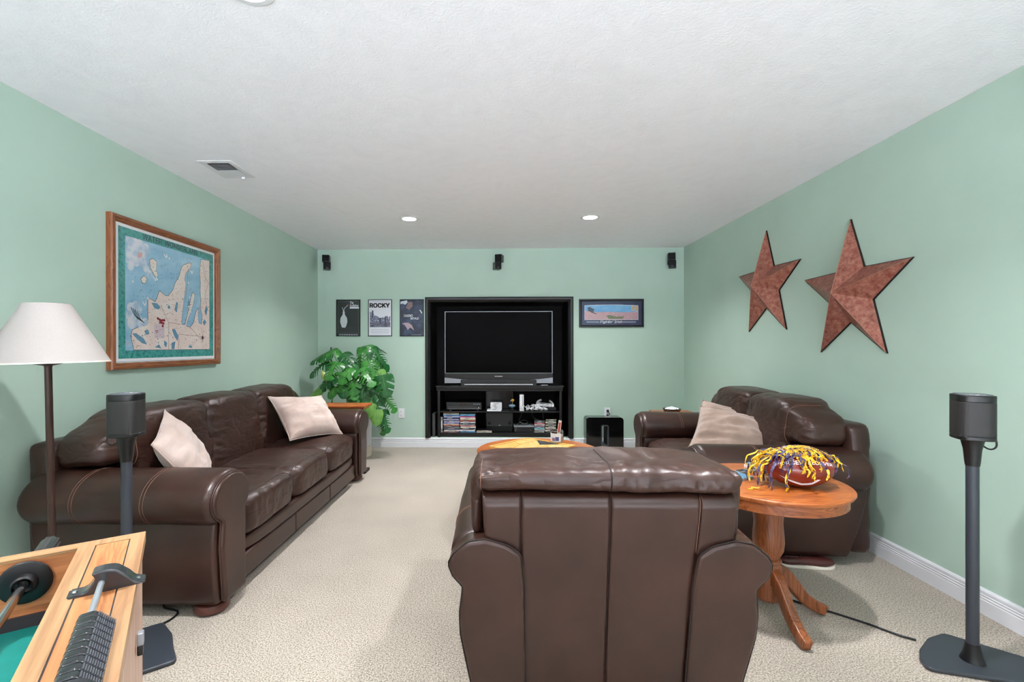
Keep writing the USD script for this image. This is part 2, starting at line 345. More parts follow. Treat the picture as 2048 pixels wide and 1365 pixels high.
PANE = usdkit.material(stage, '/World/Looks/picture_glass', {'t': ('transparent_bsdf', {}), 'g': ('glossy_bsdf', {'color': (1, 1, 1), 'roughness': 0.05}), 'f': ('fresnel', {'IOR': 1.45}), 'ge': ('geometry', {}), 'k': ('math', {'math_type': 'subtract', 'value1': 1.0}), 'mu': ('math', {'math_type': 'multiply'}), 'm': ('mix_closure', {})},
    [('ge.backfacing', 'k.value2'), ('f.fac', 'mu.value1'), ('k.value', 'mu.value2'), ('mu.value', 'm.fac'), ('t.BSDF', 'm.closure1'), ('g.BSDF', 'm.closure2')], surface='m.closure')
LAMP = emit('lamp_lens', LAMP_COLOUR, LAMP_STRENGTH)
# ================================================================== the room
struct('floor', sharp((XL - .1, YR - .1, -.1), (XR + .1, YB + .02, 0)), CARPET, label='beige speckled wall-to-wall carpet')
LAMPS = [(-.845, 4.34), (.846, 4.34), (-.838, 1.525), (.865, 1.495), (-.84, -.8), (.86, -.8)]
cm = extr(sbox(XL - .1, YR - .1, XR + .1, YB + .8).difference(unary_union([Point(*q).buffer(.0655, 24) for q in LAMPS])), .1); cm.apply_translation((0, 0, H))
struct('ceiling', cm, CEIL, label='white textured ceiling')
struct('wall_left', sharp((XL - .1, YR, 0), (XL, YB + .1, H)), WALL, label='sage green wall with the map')
struct('wall_right', sharp((XR, YR, 0), (XR + .1, YB + .1, H)), WALL, label='sage green wall with the two stars')
DZ0, DZ1 = .03, 2.16                                          # glass doors to the garden behind the camera
doors = [(-2.05, -.72), (-.665, .665), (.72, 2.05)]
m = flat(sbox(XL - .1, -.01, XR + .1, H).difference(unary_union([sbox(a, DZ0, b, DZ1) for a, b in doors])), y=-YR, th=.1)
struct('wall_rear', m, WALL, label='sage green wall behind the camera')
for k, (a, b) in enumerate(doors):
    w_ = structx('door_%d' % (k + 1), 'white framed glass door to the garden behind the camera')
    part(w_, 'frame', flat(sbox(a, DZ0, b, DZ1).difference(sbox(a + .06, DZ0 + .08, b - .06, DZ1 - .06)), y=-(YR - .02), th=.05), TRIM, False)
    part(w_, 'pane', sharp((a + .055, YR - .05, DZ0 + .075), (b - .055, YR - .045, DZ1 - .055)), PANE, False)
    part(w_, 'door_handle', rbox((b - .045, YR - .022, .95), (b - .02, YR + .02, 1.15), .005), SILVER)
struct('ground', sharp((-90, -140, -.12), (90, YR - .1, -.02)), noisy('patio_concrete', [(.3, (186, 186, 187)), (.7, (206, 206, 207))], scale=(3, 3, 3), rough=.9), label='pale paved ground outside the glass doors')
AX0, AX1, AZ0, AZ1, AD = -.853, .848, .1176, 1.786, .62      # television alcove
hole = sbox(AX0, AZ0, AX1, AZ1)
m = flat(sbox(XL - .1, -.01, XR + .1, H).difference(hole), y=-(YB + .1), th=.1)
struct('wall_back', m, WALL, label='sage green wall with the television alcove')
al = structx('wall_alcove', 'black lining of the television alcove')
part(al, 'side_panel', sharp((AX0 - .02, YB + .1, AZ0), (AX0, YB + AD, AZ1)), MATTE, False)
part(al, 'side_panel', sharp((AX1, YB + .1, AZ0), (AX1 + .02, YB + AD, AZ1)), MATTE, False)
part(al, 'back_panel', sharp((AX0 - .02, YB + AD, AZ0 - .02), (AX1 + .02, YB + AD + .02, AZ1 + .02)), MATTE, False)
part(al, 'top_panel', sharp((AX0 - .02, YB + .1, AZ1), (AX1 + .02, YB + AD, AZ1 + .02)), BLACKWOOD, False)
part(al, 'sill', sharp((AX0 - .02, YB + .1, AZ0 - .02), (AX1 + .02, YB + AD, AZ0)), BLACKWOOD, False)
# moulding round the alcove: flat outer band, bevelled inwards; no bottom piece
tr = structx('trim_1', 'black bevelled moulding round the television alcove')
FP = [(0, 0), (0, .022), (.012, .03), (.034, .03), (.06, .008), (.06, -.1), (.052, -.1), (.052, 0)]
fx0, fx1, fz1 = AX0 - .058, AX1 + .052, AZ1 + .06
def mould(a, b, axis, parent, name):
    pass
def lineal(p0, p1, inner, prof, y, mit0, mit1):
    """moulding along p0->p1 in the xz plane; 'inner' points to the opening; mitre shifts per unit inset at each end"""
    p0, p1, inner = map(lambda q: np.array(q, float), (p0, p1, inner)); d = (p1 - p0) / np.linalg.norm(p1 - p0)
    V = [];
    for P, mt in ((p0, mit0), (p1, mit1)):
        for o, h in prof:
            q = P + inner * o + d * (o * mt); V.append((q[0], y - h, q[1]))
    k = len(prof); F = []
    for i in range(k):
        j = (i + 1) % k; F += [[i, k + i, k + j], [i, k + j, j]]
    for i in range(1, k - 1): F += [[0, i, i + 1], [k, k + i + 1, k + i]]
    m = trimesh.Trimesh(V, F, process=False); m.fix_normals(); return m
part(tr, 'side_moulding', lineal((fx0, AZ0 + .001), (fx0, fz1), (1, 0), FP, YB, 0, -1), BLACKWOOD, 20)
part(tr, 'side_moulding', lineal((fx1, AZ0 + .001), (fx1, fz1), (-1, 0), FP, YB, 0, -1), BLACKWOOD, 20)
part(tr, 'top_moulding', lineal((fx0, fz1), (fx1, fz1), (0, -1), FP, YB, 1, -1), BLACKWOOD, 20)
# baseboards with three grooves
BP = [(0, 0)]
bbp = [(0, 0), (.014, 0), (.014, .066), (.0115, .069), (.0115, .072), (.014, .074), (.014, .078), (.0115, .081), (.0115, .084), (.0135, .086), (.0135, .090), (.011, .093), (.011, .096), (.0125, .098), (.0125, .108), (.006, BB), (0, BB)]
def board(p0, p1, nrm):
    p0, p1, nrm = (np.array((*q, 0.0)) for q in (p0, p1, nrm)); V = []
    for P in (p0, p1):
        for o, z in bbp: V.append(P + nrm * o + np.array([0, 0, z]))
    k = len(bbp); F = []
    for i in range(k):
        j = (i + 1) % k; F += [[i, k + i, k + j], [i, k + j, j]]
    cv = Polygon(bbp); tv, tf = trimesh.creation.triangulate_polygon(cv, engine='earcut')
    d = np.linalg.norm(tv[:, None] - np.array(bbp)[None], axis=2).argmin(1)[tf]
    F += (d.tolist() + (d[:, ::-1] + k).tolist())
    m = trimesh.Trimesh(V, F, process=False); m.fix_normals(); return m
struct('baseboard_back', board((XL, YB), (XR, YB), (0, -1)), TRIM, 20, label='white grooved baseboard')
struct('baseboard_left', board((XL, YR), (XL, YB), (1, 0)), TRIM, 20, label='white grooved baseboard')
struct('baseboard_right', board((XR, YR), (XR, YB), (-1, 0)), TRIM, 20, label='white grooved baseboard')
if False: struct('baseboard_rear', board((XL, YR), (XR, YR), (0, 1)), TRIM, 20, label='white grooved baseboard')

# ------------------------------------------------------------------ recessed lamps in the ceiling
def lamp(x, y, label, group=None):
    t = thing('recessed_light', label, 'ceiling light', (x, y, H), group=group)
    part(t, 'trim_ring', lathe([(.0625, .07), (.0625, -.001), (.066, -.004), (.086, -.0035), (.09, -.001), (.09, 0), (.065, 0), (.065, .07), (.0625, .07)], 40), WHITE, 40)
    part(t, 'lens', lathe([(0, .042), (.03, .044), (.055, .049), (.0622, .053), (.0622, .058), (0, .058)], 40), LAMP, 60, label='bright white lens')
lamp(-.845, 4.34, 'lit round ceiling light in front of the television wall, the one on the map side')
lamp(.846, 4.34, 'lit round ceiling light in front of the television wall, the one on the star side')
lamp(-.838, 1.525, 'lit round ceiling light at the top edge of the photo, on the map side')
lamp(.865, 1.495, 'lit round ceiling light at the top edge of the photo, on the star side')
for y in (-.8,):
    for x in (-.84, .86): lamp(x, y, 'lit round ceiling light behind the camera, on the %s side' % ('map' if x < 0 else 'star'))

# ------------------------------------------------------------------ ceiling register
t = thing('ceiling_vent', 'white metal ceiling vent with a dark louvred half, above the framed map', 'vent', (-1.835, 3.094, H))
outer = sbox(-.112, -.152, .112, .152); inner = sbox(-.07, -.105, .07, .105)
fm = frame_mesh(.224, .304, [(0, 0), (0, .003), (.012, .007), (.03, .007), (.04, .003), (.04, 0)]); fm.apply_transform(trimesh.transformations.rotation_matrix(math.pi / 2, [1, 0, 0]))
if fm.bounds[1][2] > .001: fm.apply_transform(np.diag([1, 1, -1, 1]))
part(t, 'frame', fm, TRIM, 25)
part(t, 'backing', sharp((-.075, -.115, -.002), (.075, .115, -.0005)), plain('vent_dark', (70, 71, 74), .7))
for k in range(11):
    part(t, 'louvre', T(sharp((-.068, -.004, -.0008), (.068, .004, .0008)), (0, -.10 + .0095 * k, -.005), rx=35), plain('vent_grey', (120, 121, 123), .5))
part(t, 'damper_plate', rbox((-.07, .008, -.006), (.07, .108, -.002), .002), TRIM)
part(t, 'lever', rbox((.028, .122, -.02), (.05, .128, -.006), .002), WHITE)
for y in (-.135, .135): part(t, 'screw', T(lathe([(0, -.003), (.004, -.002), (.005, 0)], 10), (-.02 if y < 0 else .03, y, -.006)), WHITE)

# ------------------------------------------------------------------ outlets
def outlet(x, z, label):
    t = thing('wall_outlet', label, 'outlet', (x, YB, z))
    part(t, 'cover_plate', rbox((-.036, -.007, -.06), (.036, 0, .06), .003), WHITE)
    for s in (-1, 1):
        part(t, 'receptacle', T(rbox((-.017, -.010, -.016), (.017, -.006, .016), .006), (0, 0, s * .024)), WHITE)
        part(t, 'slots', cat([T(sharp((-.0075, -.0106, -.004), (-.0055, -.0098, .006)), (0, 0, s * .024)), T(sharp((.0055, -.0106, -.004), (.0075, -.0098, .005)), (0, 0, s * .024)), T(cyl((0, -.0106, -.008), (0, -.0098, -.008), .0025, 8), (0, 0, s * .024))]), plain('slot_grey', (90, 92, 96), .6))
    return t
outlet(-1.209, .418, 'white wall outlet under the three posters, right of the potted plant')
outlet(1.313, .432, 'white wall outlet above the subwoofer with a black plug in it')
c = thing('power_cord', 'short black plug and cord hanging from the outlet above the subwoofer', 'cord', (1.313, YB, .432))
part(c, 'plug', rbox((-.012, -.035, .008), (.014, -.0112, .036), .005), BLACK)
part(c, 'plug', rbox((-.016, -.035, -.046), (.012, -.0112, -.022), .008), BLACK)
part(c, 'cable', tube(smooth_path([(.004, -.034, .01), (.016, -.05, -.004), (.018, -.052, -.025), (.008, -.045, -.05), (-.004, -.04, -.075), (-.006, -.034, -.2), (0, -.04, -.38)]), .0035), BLACK)
# ------------------------------------------------------------------ small satellite loudspeakers on the television wall
def sat(x, z, up, lo, dx, label):
    t = thing('wall_speaker', label, 'speaker', (x, YB, z))
    part(t, 'wall_bracket', cat([rbox((-.02, -.012, -.035), (.02, 0, .035), .003), cyl((0, -.01, 0), (0, -.05, 0), .012, 12)]), BLACK)
    for nm, a, s, o in (('upper_cube', up, 1, dx[0]), ('lower_cube', lo, -1, dx[1])):
        b = T(rbox((-.042, -.13, -.044), (.042, -.03, .044), .007), (o, 0, s * .045), rz=0)
        b = T(rbox((-.042, -.05, -.044), (.042, .05, .044), .007), rz=a); b.apply_translation((o, -.095, s * .045))
        p = part(t, nm, b, BLACK)
        g = T(rbox((-.036, -.053, -.038), (.036, -.049, .038), .002), rz=a); g.apply_translation((o, -.095, s * .045)); part(p, 'grille', g, MATTE)
    l = T(sharp((-.012, -.0545, -.0025), (.012, -.0525, .0025)), rz=lo); l.apply_translation((dx[1], -.095, -.045 - .026)); part(t, 'badge', l, SILVER)
sat(-2.105, 2.262, 12, 24, (.0, .008), 'black double cube wall speaker by the left corner above the posters')
sat(-.012, 2.256, -18, 16, (.012, -.016), 'black double cube wall speaker above the television')
sat(2.062, 2.262, -14, -22, (-.006, .006), 'black double cube wall speaker above the framed stadium print by the right corner')
# ================================================================== pictures (local: x right, z up, front towards -y)
INK = plain('ink_black', (26, 32, 34), .5); PAPER = plain('paper_white', (222, 226, 234), .5)
# poster 1: dark, plain stand-in composition
def sheet(t, w, h, mat, y=.012): part(t, 'print', flat(sbox(-w / 2, -h / 2, w / 2, h / 2), y - .0015, .0012), mat)
def slim(t, w, h, mat):
    part(t, 'frame', frame_mesh(w, h, [(0, 0), (0, .014), (.002, .016), (.006, .016), (.008, .011), (.008, 0)]), mat, 25)
PW, PH = .298, .452
t = thing('framed_poster', 'framed black poster with white lettering at its top corner, leftmost of the three', 'poster', (-1.865, YB, 1.595)); slim(t, PW, PH, BLACK)
sheet(t, PW - .012, PH - .012, plain('poster_black', (33, 40, 40), .35))
part(t, 'border_line', flat(sbox(-.128, -.19, .128, .205).difference(sbox(-.1255, -.1875, .1255, .2025)), .0118, .0004), plain('poster_line', (120, 132, 130), .5))
part(t, 'lettering', cat([flat(sbox(.02, .115, .134, .135), .012, .0003), flat_text('The', .03, .022, .172, .012, bold=True, width=.045), flat_text('Godfather', .026, .022, .14, .012, bold=True, width=.108)]), PAPER)
vz = [(-.012, .06), (-.014, .02), (-.04, -.02), (-.045, -.07), (-.03, -.12), (-.02, -.14)]
part(t, 'printed_vase', flat(affinity.translate(Polygon(vz + [(-x, y) for x, y in vz[::-1]]), -.055, .02), .012, .0003), plain('poster_pale', (196, 202, 206), .5))
part(t, 'printed_twig', flat(LineString([(-.055, .08), (-.045, .12), (-.01, .15)]).buffer(.003).union(LineString([(-.055, .08), (-.075, .13)]).buffer(.003)), .012, .0003), PAPER)
part(t, 'printed_dot', flat(Point(-.005, .155).buffer(.012), .012, .0003), plain('poster_red', (150, 66, 50), .5))
part(t, 'small_print', cat(flat(sbox(-.115 + .03 * k, -.212, -.092 + .03 * k, -.205), .012, .0003) for k in range(8)), PAPER)
# poster 2
t = thing('framed_poster', 'framed white poster with heavy black heading and grey scene, middle of the three', 'poster', (-1.470, YB, 1.595)); slim(t, PW - .006, PH, BLACK)
sheet(t, PW - .016, PH - .01, PAPER)
part(t, 'lettering', cat(flat_text('ROCKY', .05, -.128 + a, .128 + b, .012, bold=True, width=.247) for a in (-.001, .001, .003) for b in (-.001, .001)), INK)
sky = [(-.126, -.115), (.128, -.115), (.128, .02), (.1, .005), (.085, .03), (.07, .0), (.03, .012), (.0, -.01), (-.03, .02), (-.07, .03), (-.085, .06), (-.126, .075)]
part(t, 'printed_scene', flat(Polygon(sky), .012, .0003), noisy('poster_scene', [(.35, (52, 56, 78)), (.5, (110, 114, 140)), (.65, (196, 200, 216))], scale=(60, 60, 110), detail=4, rough=.5))
part(t, 'printed_ground', flat(sbox(-.126, -.115, .128, -.06), .0123, .0003), noisy('poster_ground', [(.35, (40, 42, 60)), (.6, (130, 130, 152))], scale=(26, 26, 160), detail=3, rough=.5))
part(t, 'printed_tower', cat([flat(sbox(-.1, .0, -.082, .09), .0123, .0003), flat(sbox(.06, -.06, .074, .02), .0123, .0003), flat(sbox(-.012, -.06, .012, .0), .0123, .0003)]), plain('poster_grey', (74, 78, 104), .5))
part(t, 'small_print', cat([flat(sbox(-.11 + .022 * k, z, -.092 + .022 * k, z + .006), .012, .0003) for k in range(10) for z in (-.148, -.168, -.188)] + [flat(sbox(-.122, z, .122, z + .003), .012, .0003) for z in (.205, -.212)]), plain('poster_faint', (168, 174, 188), .5))
# poster 3
t = thing('framed_poster', 'framed dark blue poster with pale patches, beside the television alcove', 'poster', (-1.077, YB, 1.594)); slim(t, PW - .002, PH + .002, BLACK)
sheet(t, PW - .012, PH - .008, noisy('poster_blue', [(.3, (14, 20, 36)), (.5, (30, 42, 66)), (.72, (64, 84, 116))], scale=(9, 9, 9), detail=4, rough=.3))
part(t, 'printed_patch', cat([flat(Polygon([(-.14, .2), (-.06, .215), (-.05, .19), (-.08, .16), (-.11, .175), (-.14, .165)]), .012, .0003), flat(Polygon([(.09, .10), (.11, .095), (.13, .06), (.12, .05)]), .012, .0003)]), plain('poster_ice', (206, 216, 226), .5))
part(t, 'printed_patch', flat(Polygon([(-.075, .12), (-.04, .2), (.01, .19), (.01, .14), (-.03, .1)]), .0121, .0003), plain('poster_tan', (128, 104, 108), .5))
part(t, 'printed_patch', flat(Polygon([(-.12, -.075), (-.09, -.06), (-.04, -.06), (.0, -.09), (.03, -.155), (-.02, -.12), (-.05, -.15), (-.09, -.085)]), .012, .0003), plain('poster_rose', (170, 150, 160), .5))
part(t, 'lettering', cat([flat_text('CASINO', .028, -.098, .012, .0125, bold=True, width=.11), flat_text('ROYALE', .024, -.015, -.02, .0125, bold=True, width=.1)]), PAPER)
part(t, 'small_print', cat(flat(sbox(.0 + .02 * k, -.212, .014 + .02 * k, -.207), .012, .0003) for k in range(6)), plain('poster_faint', (168, 174, 188), .5))

# ------------------------------------------------------------------ framed stadium print
t = thing('framed_panorama', 'wide black framed stadium print with navy mat and white script', 'picture', (1.3625, YB, 1.643))
W_, H_ = .781, .344
part(t, 'frame', frame_mesh(W_, H_, [(0, 0), (0, .02), (.004, .026), (.016, .026), (.026, .016), (.026, 0)]), BLACK, 25)
part(t, 'mat_board', flat(sbox(-W_ / 2 + .02, -H_ / 2 + .02, W_ / 2 - .02, H_ / 2 - .02), .008, .003), plain('navy_mat', (44, 56, 92), .6))
def px(x, y): return ((x - 985) / 1770 * W_, -(y - 500) / 770 * H_)      # measured on an enlargement of the print
part(t, 'photo_edge', flat(Polygon([px(245, 285), px(560, 268), px(1200, 268), px(1720, 288), px(1720, 685), px(245, 685)]), .0112, .0004), PAPER)
part(t, 'printed_sky', flat(Polygon([px(255, 297), px(560, 280), px(1200, 280), px(1708, 298), px(1708, 490), px(1100, 470), px(560, 480), px(255, 470)]), .0117, .0004), noisy('print_sky', [(.3, (84, 158, 218)), (.6, (128, 186, 226)), (.75, (190, 214, 228))], scale=(5, 5, 14), rough=.3))
part(t, 'printed_crowd', flat(Polygon([px(255, 430), px(330, 440), px(560, 470), px(900, 462), px(1300, 478), px(1560, 470), px(1708, 455), px(1708, 675), px(255, 675)]), .0122, .0004), noisy('print_crowd', [(.32, (70, 58, 76)), (.44, (176, 128, 138)), (.54, (212, 186, 196)), (.68, (222, 160, 150))], scale=(150, 150, 150), detail=3, rough=.3))
part(t, 'printed_field', flat(Polygon([px(840, 570), px(960, 556), px(1130, 600), px(1340, 590), px(1290, 650), px(920, 658)]), .0127, .0004), plain('print_field', (112, 128, 96), .3))
part(t, 'printed_stand', flat(unary_union([Polygon([px(295, 360), px(390, 330), px(510, 395), px(500, 465), px(440, 470), px(345, 440), px(340, 365)]), Polygon([px(400, 465), px(480, 470), px(585, 520), px(540, 522)])]), .0127, .0004), plain('print_stand', (48, 60, 84), .3))
def mono(g):     # the interlocked N and D
    n = unary_union([LineString([px(1580, 430), px(1580, 300)]), LineString([px(1580, 305), px(1680, 425)]), LineString([px(1680, 430), px(1680, 300)])]).buffer(g, cap_style=2)
    sf = unary_union([sbox(*px(1545, 318), *px(1615, 300)) if 0 else LineString([px(a, b), px(a + 70, b)]) for a, b in ((1540, 305), (1640, 305), (1540, 425), (1640, 425))]).buffer(g * .7, cap_style=2)
    d = LineString([px(1545, 335), px(1660, 335), px(1710, 350), px(1715, 365), px(1710, 380), px(1660, 395), px(1545, 395)]).buffer(g * .8).union(LineString([px(1560, 335), px(1560, 395)]).buffer(g * .8))
    return n.union(sf).union(d)
part(t, 'emblem_outline', flat(mono(.0085), .0131, .0004), PAPER); part(t, 'emblem', flat(mono(.0045), .0136, .0004), plain('emblem_gold', (196, 158, 96), .4))
part(t, 'lettering', flat_text("Fightin' Irish", .028, px(675, 0)[0], px(0, 768)[1], .0112, bold=True, width=.268, slant=.2), PAPER)
part(t, 'stripes', cat(flat(sbox(px(a, 0)[0], px(0, z + 8)[1], px(a + 355, 0)[0], px(0, z)[1]), .0112, .0003) for a in (300, 1300) for z in (722, 736, 750)), plain('stripe_grey', (164, 172, 190), .5))
part(t, 'glass', flat(sbox(-W_ / 2 + .024, -H_ / 2 + .024, W_ / 2 - .024, H_ / 2 - .024), .0155, .001), PANE)

# ------------------------------------------------------------------ framed map on the left wall
MW, MH = 1.037, .911
t = thing('framed_map', 'large oak framed illustrated water map on the left wall', 'picture', (XL, 3.1185, 1.5615), rotz=90)
part(t, 'frame_rail', lineal((-MW / 2, MH / 2), (MW / 2, MH / 2), (0, -1), FPm := [(0, 0), (0, .028), (.006, .036), (.02, .038), (.026, .03), (.033, .03), (.041, .02), (.041, 0)], 0, 1, -1), FRAMEOAK, 25)
part(t, 'frame_rail', lineal((-MW / 2, -MH / 2), (MW / 2, -MH / 2), (0, 1), FPm, 0, 1, -1), FRAMEOAK, 25)
part(t, 'frame_stile', lineal((-MW / 2, -MH / 2), (-MW / 2, MH / 2), (1, 0), FPm, 0, 1, -1), FRAMEOAKZ, 25)
part(t, 'frame_stile', lineal((MW / 2, -MH / 2), (MW / 2, MH / 2), (-1, 0), FPm, 0, 1, -1), FRAMEOAKZ, 25)
UX, UZ, MX0, MZ0 = .804, .69, -MW / 2 + .126, -MH / 2 + .114
def mp(u, v): return (MX0 + u * UX, MZ0 + v * UZ)
def mpoly(pts): return Polygon([mp(*p) for p in pts]).buffer(0)
def layer(k): return .008 + .0005 * k
part(t, 'mat_board', flat(sbox(-MW / 2 + .04, -MH / 2 + .04, MW / 2 - .04, MH / 2 - .04), .005, .003), plain('map_mat', (244, 246, 250), .6))
part(t, 'fine_line', flat(sbox(*mp(-.09, -.1), *mp(1.09, 1.1)).difference(sbox(*mp(-.087, -.097), *mp(1.087, 1.097))), layer(0), .0004), plain('map_line', (70, 90, 100), .5))
part(t, 'printed_border', flat(sbox(*mp(-.062, -.07), *mp(1.062, 1.07)), layer(0), .0005), noisy('map_border', [(.34, (30, 88, 92)), (.44, (66, 152, 148)), (.62, (94, 178, 172))], scale=(60, 60, 60), detail=5, nrough=.75, rough=.25))
part(t, 'printed_water', flat(sbox(*mp(0, 0), *mp(1, 1)), layer(1), .0005), noisy('map_water', [(.3, (140, 190, 220)), (.55, (164, 206, 230)), (.75, (190, 222, 236))], scale=(5, 5, 9), detail=3, rough=.25))
LAND = [(.08,.006),(.052,.126),(.067,.181),(.135,.213),(.205,.228),(.225,.281),(.222,.362),(.224,.482),(.264,.47),(.298,.451),(.319,.489),(.346,.564),(.375,.55),(.404,.53),(.448,.527),(.508,.6),(.531,.665),(.585,.75),(.609,.831),(.633,.867),(.699,.903),(.742,.91),(.725,.854),(.666,.791),(.65,.736),(.667,.675),(.651,.583),(.635,.478),(.616,.349),(.611,.26),(.652,.256),(.668,.302),(.701,.408),(.735,.542),(.76,.605),(.786,.588),(.769,.494),(.735,.398),(.693,.317),(.669,.244),(.719,.234),(.77,.283),(.805,.405),(.84,.448),(.832,.367),(.841,.288),(.886,.277),(.895,.373),(.867,.451),(.876,.533),(.866,.64),(.872,.722),(.86,.827),(.871,.938),(.883,.981),(1,.993),(1,.004)]
lands = [LAND, [(.242,.838),(.276,.857),(.317,.837),(.311,.759),(.332,.704),(.304,.693),(.276,.728),(.249,.77)], [(.152,.648),(.184,.682),(.21,.658),(.197,.616),(.165,.611)]]
lp = [mpoly(l).buffer(.004).buffer(-.004) for l in lands]
part(t, 'printed_coast', cat(flat(l.buffer(.003).intersection(sbox(*mp(0, 0), *mp(1, 1))), layer(2), .0004) for l in lp), plain('map_coast', (86, 92, 108), .3))
part(t, 'printed_land', cat(flat(l, layer(3), .0004) for l in lp), noisy('map_land', [(.3, (240, 220, 212)), (.55, (246, 232, 226)), (.72, (244, 240, 230))], scale=(7, 7, 7), detail=3, rough=.25))
lakes = [[(.44,.42),(.455,.44),(.47,.42),(.455,.405)], [(.69,.46),(.70,.52),(.71,.50),(.70,.44)], [(.40,.09),(.43,.07),(.42,.03),(.40,.05)], [(.30,.03),(.34,.05),(.36,.02)], [(.93,.42),(.95,.48),(.97,.45),(.95,.38)], [(.70,.03),(.73,.05),(.75,.02)], [(.90,.30),(.93,.33),(.95,.30),(.92,.27)], [(.264,.441),(.319,.442),(.354,.41),(.333,.39),(.291,.398)], [(.067,.148),(.098,.15),(.173,.108),(.206,.057),(.161,.068),(.098,.116)], [(.186,.176),(.219,.189),(.232,.155),(.206,.143)], [(.494,.203),(.525,.205),(.564,.144),(.557,.094),(.518,.142)], [(.524,.403),(.547,.481),(.563,.47),(.548,.381)], [(.487,.068),(.526,.081),(.518,.012),(.488,.012)]]
part(t, 'printed_lakes', cat(flat(mpoly(l).buffer(.002), layer(4), .0004) for l in lakes), plain('map_lake', (112, 160, 190), .25))
cl = unary_union([Point(*mp(u, v)).buffer(r) for u, v, r in ((.03,.97,.02),(.08,.94,.045),(.14,.96,.03),(.2,.93,.035),(.15,.87,.05),(.06,.86,.05),(.03,.79,.022),(.1,.8,.035),(.17,.8,.035),(.05,.74,.025),(.2,.75,.025),(.24,.71,.022),(.05,.38,.03),(.1,.4,.03),(.13,.36,.025),(.04,.31,.03),(.12,.28,.03),(.19,.26,.025),(.06,.24,.035),(.14,.25,.03),(.02,.06,.02))]).intersection(sbox(*mp(0, 0), *mp(1, 1)))
part(t, 'printed_clouds', flat(cl, layer(5), .0004), noisy('map_cloud', [(.35, (176, 200, 222)), (.55, (222, 228, 238)), (.7, (236, 232, 238))], scale=(22, 22, 22), rough=.25))
part(t, 'printed_face', flat(affinity.rotate(affinity.scale(Point(*mp(.14, .86)).buffer(.022), 1, .7), 50), layer(6), .0004), plain('map_pink', (214, 168, 172), .3))
part(t, 'printed_swirl', cat(flat(LineString([mp(.05 + .02 * k, .38 - .01 * k), mp(.08 + .02 * k, .32 - .012 * k), mp(.12 + .02 * k, .28 - .01 * k)]).buffer(.0022), layer(6), .0004) for k in range(4)), plain('map_ink', (58, 62, 74), .3))
part(t, 'printed_cherries', cat(flat(Point(*mp(u, v)).buffer(.0085), layer(7), .0004) for u, v in ((.326,.301),(.345,.29),(.362,.283),(.38,.287),(.398,.288),(.369,.262),(.388,.258),(.35,.265),(.379,.232))), plain('map_red', (140, 44, 58), .3))
part(t, 'printed_scroll', flat(sbox(*mp(.29, .114), *mp(.4, .25)), layer(5), .0004), plain('map_scroll', (222, 206, 214), .3))
hp = [(.313 + .03 * .5 * math.sin(a) ** 3, .175 + .018 * (13 * math.cos(a) - 5 * math.cos(2 * a) - 2 * math.cos(3 * a) - math.cos(4 * a)) / 16) for a in np.linspace(0, 2 * math.pi, 30)[:-1]]
part(t, 'printed_heart', flat(mpoly(hp).difference(mpoly(hp).buffer(-.0025)), layer(7), .0004), plain('map_red', (140, 44, 58), .3))
cx, cz = mp(.896, .129)
comp = Polygon([(cx + (.034 if k % 4 == 0 else .02 if k % 2 == 0 else .006) * math.sin(k * math.pi / 8), cz + (.034 if k % 4 == 0 else .02 if k % 2 == 0 else .006) * math.cos(k * math.pi / 8)) for k in range(16)])
part(t, 'printed_compass', flat(comp, layer(7), .0004), plain('map_dark_red', (84, 40, 54), .3))
R = np.random.default_rng(3); marks = []; tint = []
land_u = unary_union(lp)
while len(marks) < 330:
    p = R.random(2); q = mp(*p)
    if land_u.contains(Point(q)): marks.append(affinity.rotate(sbox(q[0] - R.uniform(.001, .005), q[1] - .001, q[0] + .003, q[1] + .001), R.uniform(-20, 20)))
while len(tint) < 90:
    p = R.random(2) * [.7, .75] + [.05, .22]; q = mp(*p)
    if not land_u.contains(Point(q)): tint.append(affinity.rotate(sbox(q[0] - .006, q[1] - .0008, q[0] + .008, q[1] + .0008), 60 + R.uniform(-25, 25)))
part(t, 'printed_marks', cat(flat(g, layer(6), .0004) for g in marks), plain('map_mark', (132, 108, 112), .3), kind='stuff')
R2 = np.random.default_rng(9); dabs = {'rose': [], 'teal': [], 'leaf': []}
while sum(map(len, dabs.values())) < 120:
    q = mp(*R2.random(2)); k_ = ('rose', 'teal', 'leaf')[int(R2.integers(3))]
    if land_u.contains(Point(q)): dabs[k_].append(affinity.rotate(affinity.scale(Point(q).buffer(R2.uniform(.002, .0055), 3), 1, R2.uniform(.4, 1)), R2.uniform(0, 90)))
for k_, col in (('rose', (196, 126, 130)), ('teal', (120, 156, 164)), ('leaf', (168, 170, 138))): part(t, 'printed_dabs', cat(flat(g, layer(6), .0004) for g in dabs[k_]), plain('map_dab_' + k_, col, .3), kind='stuff')
part(t, 'printed_waves', cat(flat(g, layer(4), .0004) for g in tint), plain('map_wave', (92, 124, 146), .3), kind='stuff')
part(t, 'printed_roads', cat(flat(LineString([mp(*a) for a in l]).buffer(.0011), layer(5), .0004) for l in ([(.45,.27),(.6,.26)], [(.45,.27),(.45,0)], [(.57,.16),(.95,.14)], [(.57,.16),(.57,0)], [(.36,.43),(.45,.27)], [(.72,.24),(.86,.12)], [(.9,.97),(.93,.8),(.99,.74),(.93,.6),(.97,.45),(1,.42)], [(.7,.85),(.66,.5)])), plain('map_road', (150, 112, 104), .3))
